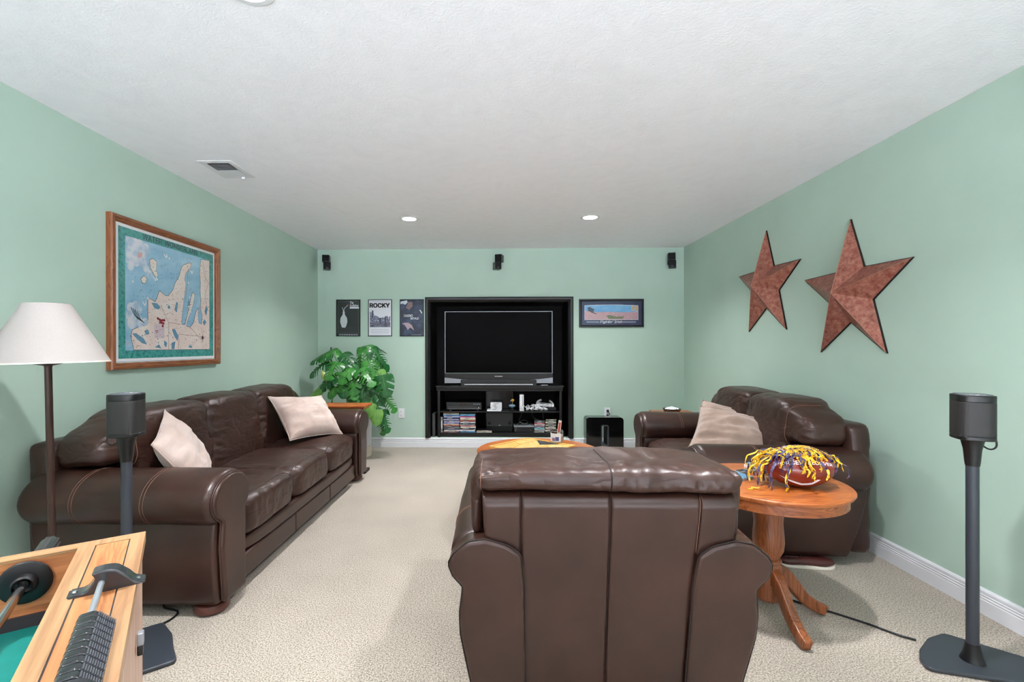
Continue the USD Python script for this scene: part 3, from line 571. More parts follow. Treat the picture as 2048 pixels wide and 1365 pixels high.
birds = [LineString([mp(u - .025, v + .03), mp(u, v), mp(u + .012, v + .035)]).buffer(.0035) for u, v in ((.19, .41), (.3, .66), (.42, .9), (.75, .8))] + [Point(*mp(u, v)).buffer(.007) for u, v in ((.3,.66),(.32,.67),(.43,.91),(.46,.9),(.07,.61),(.74,.82),(.7,.7),(.72,.55),(.7,.45),(.73,.4),(.22,.48))]
part(t, 'printed_birds', cat(flat(g, layer(5), .0004) for g in birds), plain('map_white', (232, 236, 242), .3))
part(t, 'lettering', flat_text('WATER  WONDERLAND', .034, mp(.17, 0)[0], mp(0, 1.014)[1], layer(1), bold=False, width=.66 * UX), plain('map_title', (24, 64, 78), .3))
part(t, 'glass', flat(sbox(-MW / 2 + .042, -MH / 2 + .042, MW / 2 - .042, MH / 2 - .042), .0155, .001), PANE)

# ------------------------------------------------------------------ two barn stars on the right wall
def star(y, z, R_, label):
    t = thing('metal_star', label, 'wall decoration', (XR, y, z), rotz=-90)
    r = .40 * R_; lip = .011; apex = .135
    P = [(math.sin(math.pi * k / 5) * (R_ if k % 2 == 0 else r), math.cos(math.pi * k / 5) * (R_ if k % 2 == 0 else r)) for k in range(10)]
    th = .0015
    for k in range(5):
        tip, a, b = P[2 * k], P[(2 * k - 1) % 10], P[(2 * k + 1) % 10]
        V = [(0, -apex, 0), (tip[0], -lip, tip[1]), (a[0], -lip, a[1]), (b[0], -lip, b[1]), (0, -apex + th, 0), (tip[0], -lip + th, tip[1]), (a[0], -lip + th, a[1]), (b[0], -lip + th, b[1])]
        F = [[0, 2, 1], [0, 1, 3], [4, 5, 6], [4, 7, 5]]
        m = trimesh.Trimesh(V, F, process=False); part(t, 'point', m, RUST, False)
    rim = Polygon(P).buffer(.002, join_style=2).difference(Polygon(P).buffer(-.004, join_style=2))
    part(t, 'rim', flat(rim, .001, lip), plain('star_rim', (44, 34, 32), .5, metal=.4), False)
    part(t, 'ridge_line', cat(cyl((0, -apex, 0), (p[0], -lip, p[1]), .0022, 6) for p in P[::2]), plain('star_ridge', (176, 128, 106), .45, metal=.3))
    part(t, 'hanger', rbox((-.03, -.02, -.01), (.03, -.001, .01), .002), BLACK)
star(3.003, 1.5757, .4632, 'large rusty tin barn star on the right wall, the nearer one of the two')
star(3.937, 1.7426, .4575, 'rusty tin barn star on the right wall, the higher one nearer the television wall')
# ================================================================== upholstery
def nearest_snap(mesh, pts, off):
    from scipy.spatial import cKDTree
    v = np.array(mesh.vertices); n = np.array(mesh.vertex_normals); k = cKDTree(v); d, i = k.query(pts, 3)
    w = 1 / np.maximum(d, 1e-5); w /= w.sum(1, keepdims=True)
    p = (v[i] * w[..., None]).sum(1) + (n[i] * w[..., None]).sum(1) * off
    for _ in range(2): p[1:-1] = p[1:-1] * .5 + (p[:-2] + p[2:]) * .25
    return p
def folds(m, amp, size, seed, k=(4, 14, 14), mask=None):
    """gathered leather: ridged, stretched noise pushed along the normals"""
    puff(m, amp * 1.3, (2.2 / size, 2.2 / size, 2.2 / size), seed, mask=mask)
    puff(m, amp, k, seed + 5, ridge=True, mask=mask, oct=2); return m
def creases(m, segs, w=.010, d=.006):
    """pressed-in folds along line segments, each with a raised lip"""
    v = np.array(m.vertices); n = np.array(m.vertex_normals); D = np.zeros(len(v))
    for p0, p1, s in segs:
        p0, p1 = np.array(p0, float), np.array(p1, float); e = p1 - p0; L2 = e @ e
        t = np.clip((v - p0) @ e / L2, 0, 1); q = p0 + t[:, None] * e; dist = np.linalg.norm(v - q, axis=1)
        side_ = np.sign(np.cross(np.broadcast_to(e, v.shape), v - q) @ np.array([1, .3, .2]))
        fade = np.sin(np.clip(t, .02, .98) * math.pi) ** .6
        D += s * fade * (-d * np.exp(-(dist / w) ** 2) + .75 * d * np.exp(-((dist - 1.9 * w) / (1.1 * w)) ** 2) * (.6 + .4 * side_))
    m.vertices = v + n * D[:, None]; return m
def arm_meshes(Dp, x0, roll, side, dpt_mask=None, seed=0):
    """roll: (u, z, ru, rz); side: outline points (u, z). Returned in (x=depth, u, z)"""
    u, z, ru, rz = roll
    rm = soft_extrude(arc(u, z, ru, rz, 0, 360, 60)[:-1], Dp - x0, r=.035, step=.02, seg=.04)
    rm = perm(rm, [(0, 1, 0), (0, 0, 1), (1, 0, 0)], (x0, 0, 0)); puff(rm, .004, (5, 5, 5), seed)
    sm = soft_extrude(side, Dp - x0 - .012, r=.02, step=.03, seg=.06, round_poly=.02)
    sm = perm(sm, [(0, 1, 0), (0, 0, 1), (1, 0, 0)], (x0, 0, 0)); puff(sm, .003, (5, 5, 5), seed + 1)
    return rm, sm
def keyhole(roll, stem, grow=-.018):
    u, z, ru, rz = roll
    k = unary_union([affinity.scale(Point(u, z).buffer(1, 32), ru + grow, rz + grow), Polygon(stem)])
    return k.buffer(.02, quad_segs=8).buffer(-.034, quad_segs=8).buffer(.014, quad_segs=8)
def bun_foot(t, x, y, r=.076, mat=None, z=.055):
    part(t, 'foot', lathe([(0, 0), (r * .82, 0), (r, .014), (r, .03), (r * .92, .044), (r * .7, .05), (r * .7, z), (0, z)], 24, (x, y, 0)), mat or FOOT, 40)
FOOT = plain('foot_brown', (84, 46, 38), .35)
def both(mesh, W, s):                       # u-coordinates to y: s=0 near side (y = aw - u), s=1 far side
    m = mesh.copy(); y = m.vertices[:, 1].copy()
    m.vertices[:, 1] = (AW - y) if s == 0 else (W - AW + y)
    if s == 0: m.invert()
    return m
AW = .33
def droop(v, W):
    for yy in (v[:, 1], W - v[:, 1]):
        k = np.clip((AW + .10 - yy) / .32, 0, 1) ** 1.3; v[:, 2] = np.where(v[:, 2] > .66, .66 + (v[:, 2] - .66) * (1 - .42 * k), v[:, 2])
    return v
def tuck(m):
    v = m.vertices; m.vertices[:, 0] += np.clip((.42 - v[:, 2]) / .36, 0, 1) * .09 * np.clip((.40 - v[:, 0]) / .35, 0, 1); return m
def couch(name, label, catg, loc, rotz, W, Dp, n, seed):
    t = thing(name, label, catg, loc, rotz)
    roll = (.163, .535, .165, .126)
    side = [(.035, .055), (.035, .47), (.25, .47), (.265, .40), (.272, .32), (.265, .2), (.245, .055)]
    for s in (0, 1):
        rm, sm = arm_meshes(Dp - .005, .05, roll, side, seed=seed + s)
        rb, sb = both(rm, W, s), tuck(both(sm, W, s))
        a = part(t, 'arm_roll', rb, LEATHER, 45); part(t, 'arm_side', sb, LEATHER, 45)
        kp = keyhole(roll, [(.055, .065), (.055, .5), (.235, .46), (.25, .32), (.225, .065)])
        fp = perm(soft_extrude(kp, .03, r=.014, step=.015), [(0, 1, 0), (0, 0, 1), (1, 0, 0)], (Dp - .018, 0, 0))
        fr = part(t, 'arm_front', both(fp, W, s), LEATHER, 45)
        c = resample(np.array(kp.exterior.coords)[:-1], .02)
        part(fr, 'piping', both(tube(np.c_[np.full(len(c), Dp - .006), c], .0055, 6, True), W, s), LEATHER, 60)
        for xs in (.30, .62):
            for d in (0, .014):
                part(a, 'stitching', both_path(slice_curve(rm, 0, xs + d, -95, 175, (.163, .535), 60, .0006), W, s, .0013), THREAD, 60)
    iw = W - 2 * AW
    w = iw / n
    part(t, 'base', soft(mbox((.05, AW - .02, .06), (Dp - .06, W - AW + .02, .24)), .05, 2), LEATHER, 40)
    rail = T(sup(.12, iw, .085, 5, 20), (Dp - .085, W / 2, .222)); part(t, 'front_rail', rail, LEATHER, 60)
    for k in range(n):
        y0 = AW + k * w
        part(t, 'front_panel', rbox((Dp - .085, y0 + .001, .06), (Dp - .03, y0 + w - .001, .182), .012, 3), LEATHER, 50)
        cu = sup(Dp - .24, w * 1.004, .215, 7.0, 40)
        v = cu.vertices; f = np.clip((v[:, 0] / (Dp - .24) + .5), 0, 1)
        cu.vertices[:, 2] += np.where(v[:, 2] > 0, .012 * np.cos(v[:, 1] / w * math.pi) * (1 - .3 * f), 0) - np.where(v[:, 2] > 0, .02 * (f > .8) * (f - .8) / .2, 0)
        folds(cu, .004, .35, seed + 20 + k, (5, 16, 9))
        Jc = np.random.default_rng(seed + 80 + k); hx = (Dp - .24) / 2; sg = []
        for i in range(12):
            y_ = -w / 2 + w * (i + .5) / 12 + Jc.uniform(-.015, .015); sg.append(((hx - .005, y_, .07 - Jc.uniform(0, .02)), (hx - .0, y_ + Jc.uniform(-.01, .01), -.05), Jc.uniform(.15, .5)))
        for i in range(8):
            s_ = 1 if i % 2 else -1; x_ = Jc.uniform(-hx * .5, hx * .8); sg.append(((x_, s_ * w * .49, .08), (x_ + Jc.uniform(-.06, .06), s_ * w * Jc.uniform(.2, .38), .115), Jc.uniform(.4, .8)))
        creases(cu, sg, .011, .006)
        cu.apply_translation((.22 + (Dp - .24) / 2, y0 + w / 2, .362)); p = part(t, 'seat_cushion', cu, LEATHERW, 60)
        xs = Dp - .075
        part(p, 'seam', tube(slice_curve(cu, 0, xs, 172, 8, (y0 + w / 2, .36), 50, .0004), .0028, 6), LEATHER, 60)
    part(t, 'back_frame', soft(mbox((0, .10, .06), (.13, W - .10, .80)), .035, 5), LEATHER, 45)
    for k in range(n):
        y0 = AW + k * w; wi, wo = y0 - .012, y0 + w + .012
        man = mbox((.12, wi, .44), (.37, wo, .895))
        if k == 0: man = man + mbox((.12, .13, .665), (.35, wi + .12, .875))
        if k == n - 1: man = man + mbox((.12, wo - .12, .665), (.35, W - .13, .875))
        cu = soft(man, .015, 34)
        ya, yb = cu.bounds[0][1], cu.bounds[1][1]
        cu.vertices = droop(np.array(cu.vertices), W)
        mask = lambda v, ya=ya, yb=yb: .35 + 1.0 * np.exp(-((v[:, 1] - ya) / .10) ** 2) + 1.0 * np.exp(-((v[:, 1] - yb) / .10) ** 2)
        v = cu.vertices; yy = (v[:, 1] - (ya + yb) / 2) / ((yb - ya) / 2)
        bul = .026 * (1 - np.clip(np.abs(yy), 0, 1) ** 3)
        cu.vertices[:, 0] += np.where(v[:, 0] > .25, bul, 0); cu.vertices[:, 2] += np.where(v[:, 2] > .8, bul * .8, 0)
        folds(cu, .006, .3, seed + 40 + k, (6, 5, 15), mask)
        Jc = np.random.default_rng(seed + 60 + k); sg = []
        xf = cu.bounds[1][0] - .012
        for e_, sgn in ((wi + .015, 1), (wo - .015, -1)):
            for i in range(9):
                z_ = .50 + .042 * i + Jc.uniform(-.012, .012); L_ = Jc.uniform(.05, .17); sl = Jc.uniform(-.30, .30) + (.25 if z_ > .7 else -.15)
                sg.append(((xf - .02, e_, z_), (xf + .012, e_ + sgn * L_, z_ + sl * L_), Jc.uniform(.6, 1.3)))
        for i in range(6):
            y_ = Jc.uniform(wi + .08, wo - .08); sg.append(((.20, y_ + Jc.uniform(-.05, .05), cu.bounds[1][2]), (xf - .01, y_, .80 + Jc.uniform(-.04, .03)), Jc.uniform(.4, .9)))
        creases(cu, sg, .009, .005)
        cu.vertices[:, 0] -= (cu.vertices[:, 2] - .44) * .16 - .03       # leaning back
        p = part(t, 'back_cushion', cu, LEATHERW, 60)
        seams = [y0 + .002, y0 + w - .002] if n == 99 else ([AW - .02] if k == 0 else []) + ([W - AW + .02] if k == n - 1 else [])
        for ys in seams:
            part(p, 'stitching', tube(slice_curve(cu, 1, ys, 110, -40, (.2, .76), 40, .0006), .0018, 6), THREAD, 60)
    for x, i in ((.24, .30), (Dp - .09, .16)):
        for y in (i, W - i): bun_foot(t, x, y)
    return t
def both_path(p, W, s, r):
    p = p.copy(); p[:, 1] = (AW - p[:, 1]) if s == 0 else (W - AW + p[:, 1]); return tube(p, r, 5)
couch('sofa', 'long brown leather three seat sofa along the left wall under the map', 'sofa', (-2.205, 2.0, 0), 0, 2.46, .935, 3, 1)
couch('loveseat', 'brown leather loveseat against the right wall under the stars', 'sofa', (2.19, 4.24, 0), 176.5, 1.70, .955, 2, 100)

# ------------------------------------------------------------------ armchair seen from behind (local x right, y forwards, z up)
t = thing('armchair', 'brown leather armchair seen from behind in the middle of the photo', 'armchair', (.337, 1.42, 0))
lean = lambda m: (m.vertices.__setitem__((slice(None), 1), m.vertices[:, 1] + (.80 - m.vertices[:, 2]) * .135), m)[1]
def back_panel(pts, bulge=0.0, y0=0.0):
    m = soft_extrude(Polygon(pts), .07, r=.011, step=.02, seg=.05, round_poly=.006)
    m = perm(m, [(1, 0, 0), (0, 0, 1), (0, 1, 0)], (0, y0, 0))
    return m
XT = (-.393, -.272, .004, .280, .388)
XBt = (-.300, -.276, .002, .256, .28)
def roundtop(m):            # top edge rolled over forwards
    v = m.vertices; z = v[:, 2]; k = np.clip((z - .74) / .06, 0, 1); m.vertices[:, 1] += .035 * k ** 2; return m
def grid_panel(fx0, fx1, z0, z1, th=.06, nx=8, nz=40, r=.008):
    """upright panel between two edge curves fx0(z), fx1(z), its rim rounded so that panels meet in a crease"""
    us = np.r_[np.linspace(0, .06, 4), np.linspace(.12, .88, nx), np.linspace(.94, 1, 4)]
    zs = np.r_[np.linspace(z0, z0 + .02, 3), np.linspace(z0 + .05, z1 - .06, nz), np.linspace(z1 - .045, z1, 8)]
    G = np.zeros((len(zs), len(us), 3))
    for i, z in enumerate(zs):
        a, b = fx0(z), fx1(z); x = a + (b - a) * us
        e = np.minimum(x - a, b - x); rr = np.minimum(.011, (b - a) / 2)
        dep = .008 * (1 - np.sqrt(np.clip(1 - (1 - np.clip(e / rr, 0, 1)) ** 2, 0, 1)))
        q = np.clip((z - (z1 - .045)) / .045, 0, 1); top = .045 * (1 - math.sqrt(max(0, 1 - q * q)))
        G[i] = np.stack([x, dep + top, np.full(len(us), z)], 1)
    n, k = G.shape[:2]; V = G.reshape(-1, 3); Bk = V.copy(); Bk[:, 1] = th + .03; V2 = np.vstack([V, Bk]); F = []
    for i in range(n - 1):
        for j in range(k - 1):
            a, b, c, d = i * k + j, i * k + j + 1, (i + 1) * k + j + 1, (i + 1) * k + j
            F += [[a, b, c], [a, c, d], [a + n * k, c + n * k, b + n * k], [a + n * k, d + n * k, c + n * k]]
    rim = [j for j in range(k)] + [i * k + k - 1 for i in range(1, n)] + [(n - 1) * k + j for j in range(k - 2, -1, -1)] + [i * k for i in range(n - 2, 0, -1)]
    for a, b in zip(rim, rim[1:] + rim[:1]): F += [[a, b + n * k, b], [a, a + n * k, b + n * k]]
    m = trimesh.Trimesh(V2, F, process=False); m.fix_normals(); return m
def edge(k):
    def f(z): return float(np.interp(z, [.10, .50, .80], [XBt[k], XBt[k] * .55 + XT[k] * .45, XT[k]]))
    return f
e0 = lambda z: float(np.interp(z, [.57, .64, .80], [-.372, -.385, -.393])); e4 = lambda z: float(np.interp(z, [.57, .64, .80], [.372, .385, .388]))
for k, (f0, f1, z0) in enumerate(((e0, edge(1), .56), (edge(1), edge(2), .10), (edge(2), edge(3), .10), (edge(3), e4, .56))):
    part(t, 'back_panel', lean(grid_panel(f0, f1, z0, .786)), LEATHER, 50)
for k in (1, 2, 3):
    z = np.linspace(.12 if k == 2 else .60, .774, 50); p = np.stack([[edge(k)(a) for a in z], np.full(50, .0075), z], 1); p[:, 1] += (.80 - z) * .135 + .045 * (1 - np.sqrt(1 - np.clip((z - .741) / .045, 0, .99) ** 2))
    part(t, 'seam', tube(p, .0013, 6), DARKSEAM if k < 3 else THREAD, 60)
part(t, 'back_frame', lean(soft(mbox((-.37, .05, .12), (.37, .20, .755)), .05, 3)), LEATHER, 45)
# head roll and back cushion
man = mbox((-.432, .06, .62), (.43, .36, .85)) + mbox((-.415, -.005, .79), (.412, .25, .85)) - mbox((-.39, -.2, .3), (.385, .135, .783))
cu = soft(man, .011, 40)
mask = lambda v: np.clip((v[:, 2] - .70) / .1, .12, 1) * (.45 + .8 * np.exp(-((v[:, 0] - .1) / .13) ** 2) + .9 * np.exp(-((v[:, 0] + .36) / .09) ** 2) + .7 * np.exp(-((v[:, 0] - .33) / .12) ** 2))
puff(cu, .010, (6, 6, 6), 3, mask=mask); puff(cu, .004, (13, 5, 7), 9, ridge=True, mask=mask, oct=2)
v = cu.vertices; cu.vertices[:, 2] += np.where(v[:, 2] > .82, .016 * (1 - np.clip(np.abs(v[:, 0]) / .43, 0, 1) ** 3), 0)
Jc = np.random.default_rng(21); sg = []
for i in range(9): sg.append(((.02 + .028 * i, .04 + Jc.uniform(-.02, .06), .868), (.07 + .034 * i + Jc.uniform(-.02, .04), -.006, .835 - Jc.uniform(0, .035)), Jc.uniform(.5, 1.25)))
for i in range(5): sg.append(((-.41, .03 + .03 * i, .84), (-.33 + Jc.uniform(-.02, .03), .0 + .03 * i, .855), Jc.uniform(.8, 1.4)))
for i in range(6): sg.append(((-.37 + .055 * i, .06 + Jc.uniform(-.03, .04), .87), (-.34 + .055 * i + Jc.uniform(-.02, .05), -.004, .84), Jc.uniform(.25, .6)))
for i in range(5): sg.append(((.27 + .03 * i, .05, .868), (.30 + .03 * i, -.006, .83), Jc.uniform(.4, .9)))
for i in range(10): sg.append(((.05 + .036 * i, .0, .80), (.055 + .036 * i, -.006, .825), Jc.uniform(.3, .7)))
creases(cu, sg, .0085, .007)
bc = part(t, 'back_cushion', cu, LEATHERW, 60)
part(bc, 'seam', tube(slice_curve(cu, 0, .004, 205, 15, (.13, .825), 50, .0004), .0024, 6), DARKSEAM, 60)
part(bc, 'stitching', tube(slice_curve(cu, 0, -.396, 190, 60, (.13, .80), 40, .0006), .0016, 6), THREAD, 60)
# arms
OUT0 = [(.266, .06), (.272, .45), (.280, .53), (.285, .568), (.33, .598), (.40, .616), (.46, .606), (.508, .565), (.524, .532), (.508, .488), (.476, .452), (.488, .36), (.486, .28), (.468, .18), (.445, .06)]
OUT = [(x * .953, 1.2413 - (1.2413 - z) * .953) for x, z in OUT0]
roll = (.382, .568, .116, .079); sidep = [(.27, .06), (.27, .52), (.432, .51), (.438, .38), (.434, .30), (.416, .20), (.39, .06)]
for s in (-1, 1):
    op = Polygon(OUT).buffer(.012, quad_segs=6).buffer(-.024, quad_segs=6).buffer(.012, quad_segs=6)
    m = soft_extrude(op, .09, r=.013, step=.016); m = perm(m, [(s, 0, 0), (0, 0, 1), (0, 1, 0)], (0, .006, 0)); m.vertices[:, 1] += np.clip(.60 - m.vertices[:, 2], 0, 1) * .14
    puff(m, .0025, (6, 6, 6), 5 + s); pa = part(t, 'arm_back', m, LEATHER, 50)
    c = resample(np.array(op.exterior.coords)[:-1], .016)
    part(pa, 'piping', tube(np.c_[c[:, 0] * s, .014 + np.clip(.60 - c[:, 1], 0, 1) * .14, c[:, 1]], .0024, 6, True), DARKSEAM, 60)
    rm = soft_extrude(arc(roll[0], roll[1], roll[2], roll[3], 0, 360, 60)[:-1], .86, r=.03, step=.02, seg=.05)
    rm = perm(rm, [(s, 0, 0), (0, 0, 1), (0, 1, 0)], (0, .08, 0)); puff(rm, .004, (5, 5, 5), 15 + s)
    rm.vertices[:, 2] += np.clip(rm.vertices[:, 1] - .1, 0, .4) * .06
    ar = part(t, 'arm_roll', rm, LEATHER, 50)
    for xs in (.30, .313):
        part(ar, 'stitching', tube(slice_curve(rm, 1, xs, -60, 240, (s * roll[0], roll[1] + .01), 60, .0006), .0014, 5), THREAD, 60)
    sm = soft_extrude(sidep, .84, r=.02, step=.03, seg=.06, round_poly=.015); sm = perm(sm, [(s, 0, 0), (0, 0, 1), (0, 1, 0)], (0, .10, 0)); part(t, 'arm_side', sm, LEATHER, 45)
    kp = keyhole(roll, [(.285, .065), (.285, .52), (.42, .48), (.425, .3), (.38, .065)])
    part(t, 'arm_front', perm(soft_extrude(kp, .03, r=.014, step=.015), [(s, 0, 0), (0, 0, 1), (0, 1, 0)], (0, .945, 0)), LEATHER, 45)
part(t, 'base', soft(mbox((-.28, .16, .06), (.28, .92, .25)), .06, 2), LEATHER, 40)
sc = T(sup(.55, .68, .22, 4.6, 20), (0, .62, .36)); folds(sc, .004, .3, 77); part(t, 'seat_cushion', sc, LEATHERW, 60)
for x in (-.36, .36):
    for y in (.16, .88): bun_foot(t, x, y)

# ------------------------------------------------------------------ throw pillows
def pillow(label, mat, c, w, h, th, yaw, tilt, roll_, seed, spin=0):
    t = thing('throw_pillow', label, 'cushion', c)
    N = 30; g = np.linspace(-1, 1, N + 1); U, Vv = np.meshgrid(g, g, indexing='ij')
    pin = 1 - .10 * (1 - U ** 2 * 0) * (1 - np.abs(Vv)) * 0
    X = U * (1 - .09 * (1 - Vv ** 2)) * w / 2; Y = Vv * (1 - .09 * (1 - U ** 2)) * h / 2
    hgt = th / 2 * (np.clip((1 - U ** 2) * (1 - Vv ** 2), 0, 1)) ** .55
    nz = meshkit.fbm(np.stack([U * 1.7 + seed, Vv * 1.7, U * 0], -1), 3, seed) - .5
    fo = meshkit.fbm(np.stack([U * 1.2, Vv * 4.5 + seed, U * 0 + 2], -1), 2, seed + 3); fo = 1 - np.abs(2 * fo - 1) * 2
    ed = np.clip((1 - U ** 2) * (1 - Vv ** 2) * 4, 0, 1)
    A = np.stack([X, Y, hgt * (1 + .5 * nz) + (.020 if mat is SUEDE2 else .012) * fo * ed], -1).reshape(-1, 3); B = np.stack([X, Y, -hgt * (1 - .4 * nz)], -1).reshape(-1, 3)
    idx = np.arange((N + 1) ** 2).reshape(N + 1, N + 1); q = np.stack([idx[:-1, :-1], idx[1:, :-1], idx[1:, 1:], idx[:-1, 1:]], -1).reshape(-1, 4)
    F = np.vstack([q[:, [0, 1, 2]], q[:, [0, 2, 3]]]); m = trimesh.Trimesh(np.vstack([A, B]), np.vstack([F, F[:, ::-1] + len(A)]), process=False); m.merge_vertices(digits_vertex=6)
    rimi = np.r_[idx[0, :], idx[1:, -1], idx[-1, -2::-1], idx[-2:0:-1, 0]]; rim = A[rimi]
    M = trimesh.transformations.euler_matrix(math.radians(tilt), math.radians(roll_), math.radians(yaw), 'sxyz')
    M = M @ trimesh.transformations.rotation_matrix(math.radians(spin), [0, 0, 1])
    m.apply_transform(M); s = tube(rim, .0035, 6, True); s.apply_transform(M)
    part(t, 'cover', m, mat, 60); part(t, 'welt', s, mat, 60)
PILLOWS = True
# pillows: disc normal is local z; spin about it, tilt about x, then roll about y, then yaw about z
pillow('beige suede throw pillow leaning in the near corner of the long sofa', SUEDE, (-1.69, 2.45, .66), .44, .42, .16, 106, 60, 7, 1, 26)
pillow('wide beige suede throw pillow at the far end of the long sofa', SUEDE, (-1.62, 3.87, .655), .60, .42, .20, 66, 51, 8, 2, 4)
pillow('taupe suede throw pillow on the loveseat, the front one of two', SUEDE2, (1.61, 3.24, .605), .52, .44, .22, -25, 44, 2, 3, -10)
pillow('taupe suede throw pillow on the loveseat, half hidden behind the other one', SUEDE2, (1.74, 3.51, .605), .50, .44, .18, -25, 50, 4, 4, -7)
# ================================================================== television wall things
def wx(p): return (p - 999.6) * .00613            # along the television wall, read from the photo's scale there
def wz(p): return 1.843 - (p - 595) * .00616
SY = YB + .02                                      # front of the stand
t = thing('tv_stand', 'black open shelved television stand inside the alcove', 'cabinet', (0, SY, AZ0))
z0 = AZ0
def SB(n, a, b, y0, y1, c, d, r=.003, mat=BLACKWOOD): return part(t, n, rbox((a, y0, c - z0), (b, y1, d - z0), r), mat)
SB('top', -.79, .79, -.02, .52, .738, .757, .004)
part(t, 'cornice', lineal((-.775, .738 - z0), (.775, .738 - z0), (0, -1), [(0, 0), (0, .012), (.016, .012), (.03, .004), (.044, .004), (.052, -.006), (.052, -.03), (0, -.03)], 0, 0, 0), BLACKWOOD, 20)
SB('side', -.765, -.735, 0, .5, z0, .70); SB('side', .735, .765, 0, .5, z0, .70)
SB('shelf', -.735, .735, .01, .5, .422, .438); SB('shelf', -.735, .735, .01, .5, .158, .172)
SB('plinth', -.735, .735, .03, .06, z0, .158)
SB('back', -.735, .735, .485, .5, z0, .70, .002, MATTE)
SB('divider', -.178, -.166, .26, .485, .172, .70, .002); SB('divider', .163, .175, .26, .485, .172, .70, .002)
SB('door_panel', -.166, .163, .30, .31, .438, .70, .002, plain('smoke_panel', (24, 27, 31), .2))
# television
t = thing('television', 'large rear projection television with silver trim on the black stand', 'tv', (-.012, SY + .03, .757))
part(t, 'cabinet', cat([rbox((-.655, .03, .06), (.655, .12, .91), .01), rbox((-.45, .10, .02), (.45, .36, .80), .03)]), MATTE)
part(t, 'screen', rbox((-.655, -.002, .158), (.655, .03, .908), .002), plain('tv_screen', (3, 3, 4), .4, spec=.04))
part(t, 'bezel', frame_mesh(1.335, .775, [(0, -.03), (0, .006), (.003, .009), (.009, .009), (.012, .0), (.012, -.03)], 0, .532), SILVER, 25)
lower = Polygon([(-.668, .15), (.668, .15), (.668, .09)] + [(x, .058 + .045 * (x / .668) ** 2) for x in np.linspace(.668, -.668, 24)] + [(-.668, .09)])
part(t, 'lower_band', flat(lower, -.03, .042), BLACK, 25)
for s in (-1, 1):
    wdg = Polygon([(s * .668, .10)] + [(s * x, .055 + .045 * (x / .668) ** 2) for x in np.linspace(.66, .25, 14)] + [(s * .25, .052), (s * .45, .03), (s * .668, .028)])
    part(t, 'trim_wing', flat(wdg.buffer(0), -.03, .046), SILVER, 25, label='silver wedge shaped trim')
part(t, 'base_skirt', rbox((-.6, .0, .0), (.6, .3, .05), .01), MATTE)
part(t, 'control_strip', rbox((-.08, -.02, .054), (.08, .0, .062), .003), SILVER)
part(t, 'brand_lettering', flat_text('MITSUBISHI', .011, -.048, .108, .0125, th=.0012, bold=True, width=.096), plain('mark_white', (220, 222, 226), .4))
t = thing('soundbar', 'long black soundbar with a silver strip, in front of the television', 'speaker', (-.012, SY - .012, .757))
part(t, 'body', rbox((-.465, -.012, 0), (.465, .025, .073), .008), plain('soundbar_black', (26, 28, 32), .5))
part(t, 'strip', rbox((-.42, -.018, .010), (.42, -.011, .022), .002), plain('strip_silver', (190, 196, 204), .3, metal=.3)); part(t, 'foot', rbox((-.4, -.01, -.0), (.4, .02, .004), .001), BLACK)
single('sensor_box', T(rbox((-.045, -.02, 0), (.045, .02, .012), .005), (wx(1089), SY, .757), rz=12), SILVER, 'small pale plastic box lying right of the soundbar on the television stand', 'sensor')
# dark slab in the gap
single('slim_panel', rbox((-.836, SY + .03, AZ0), (-.80, SY + .2, .405), .003), plain('slab_grey', (62, 62, 64), .6), 'narrow dark grey slab standing between the stand and the alcove side', 'panel')
# disc player
t = thing('disc_player', 'black disc player with grey front on the upper shelf of the stand', 'player', (wx(927), SY + .05, .438))
part(t, 'case', rbox((-.22, .012, .012), (.22, .34, .105), .004), BLACK); part(t, 'front_panel', rbox((-.212, 0, .016), (.212, .014, .103), .003), plain('player_face', (44, 48, 50), .3, metal=.4))
part(t, 'disc_tray', rbox((-.2, -.003, .022), (.205, .001, .034), .001), plain('player_tray', (96, 100, 100), .3, metal=.6)); part(t, 'trim_line', rbox((-.2, -.003, .046), (.16, .001, .05), .001), plain('player_tray', (96, 100, 100), .3, metal=.6))
part(t, 'display', rbox((-.05, -.002, .066), (.06, .001, .09), .001), plain('player_display', (44, 26, 24), .15))
for k in range(4): part(t, 'button', rbox((.12 + .024 * k, -.004, .078), (.132 + .024 * k, .001, .086), .002), SILVER)
part(t, 'knob', cyl((.185, -.006, .04), (.185, .002, .04), .008, 14), CHROME)
for x in (-.17, .17): part(t, 'foot', cyl((x, .03, 0), (x, .03, .013), .014, 14), SILVER)
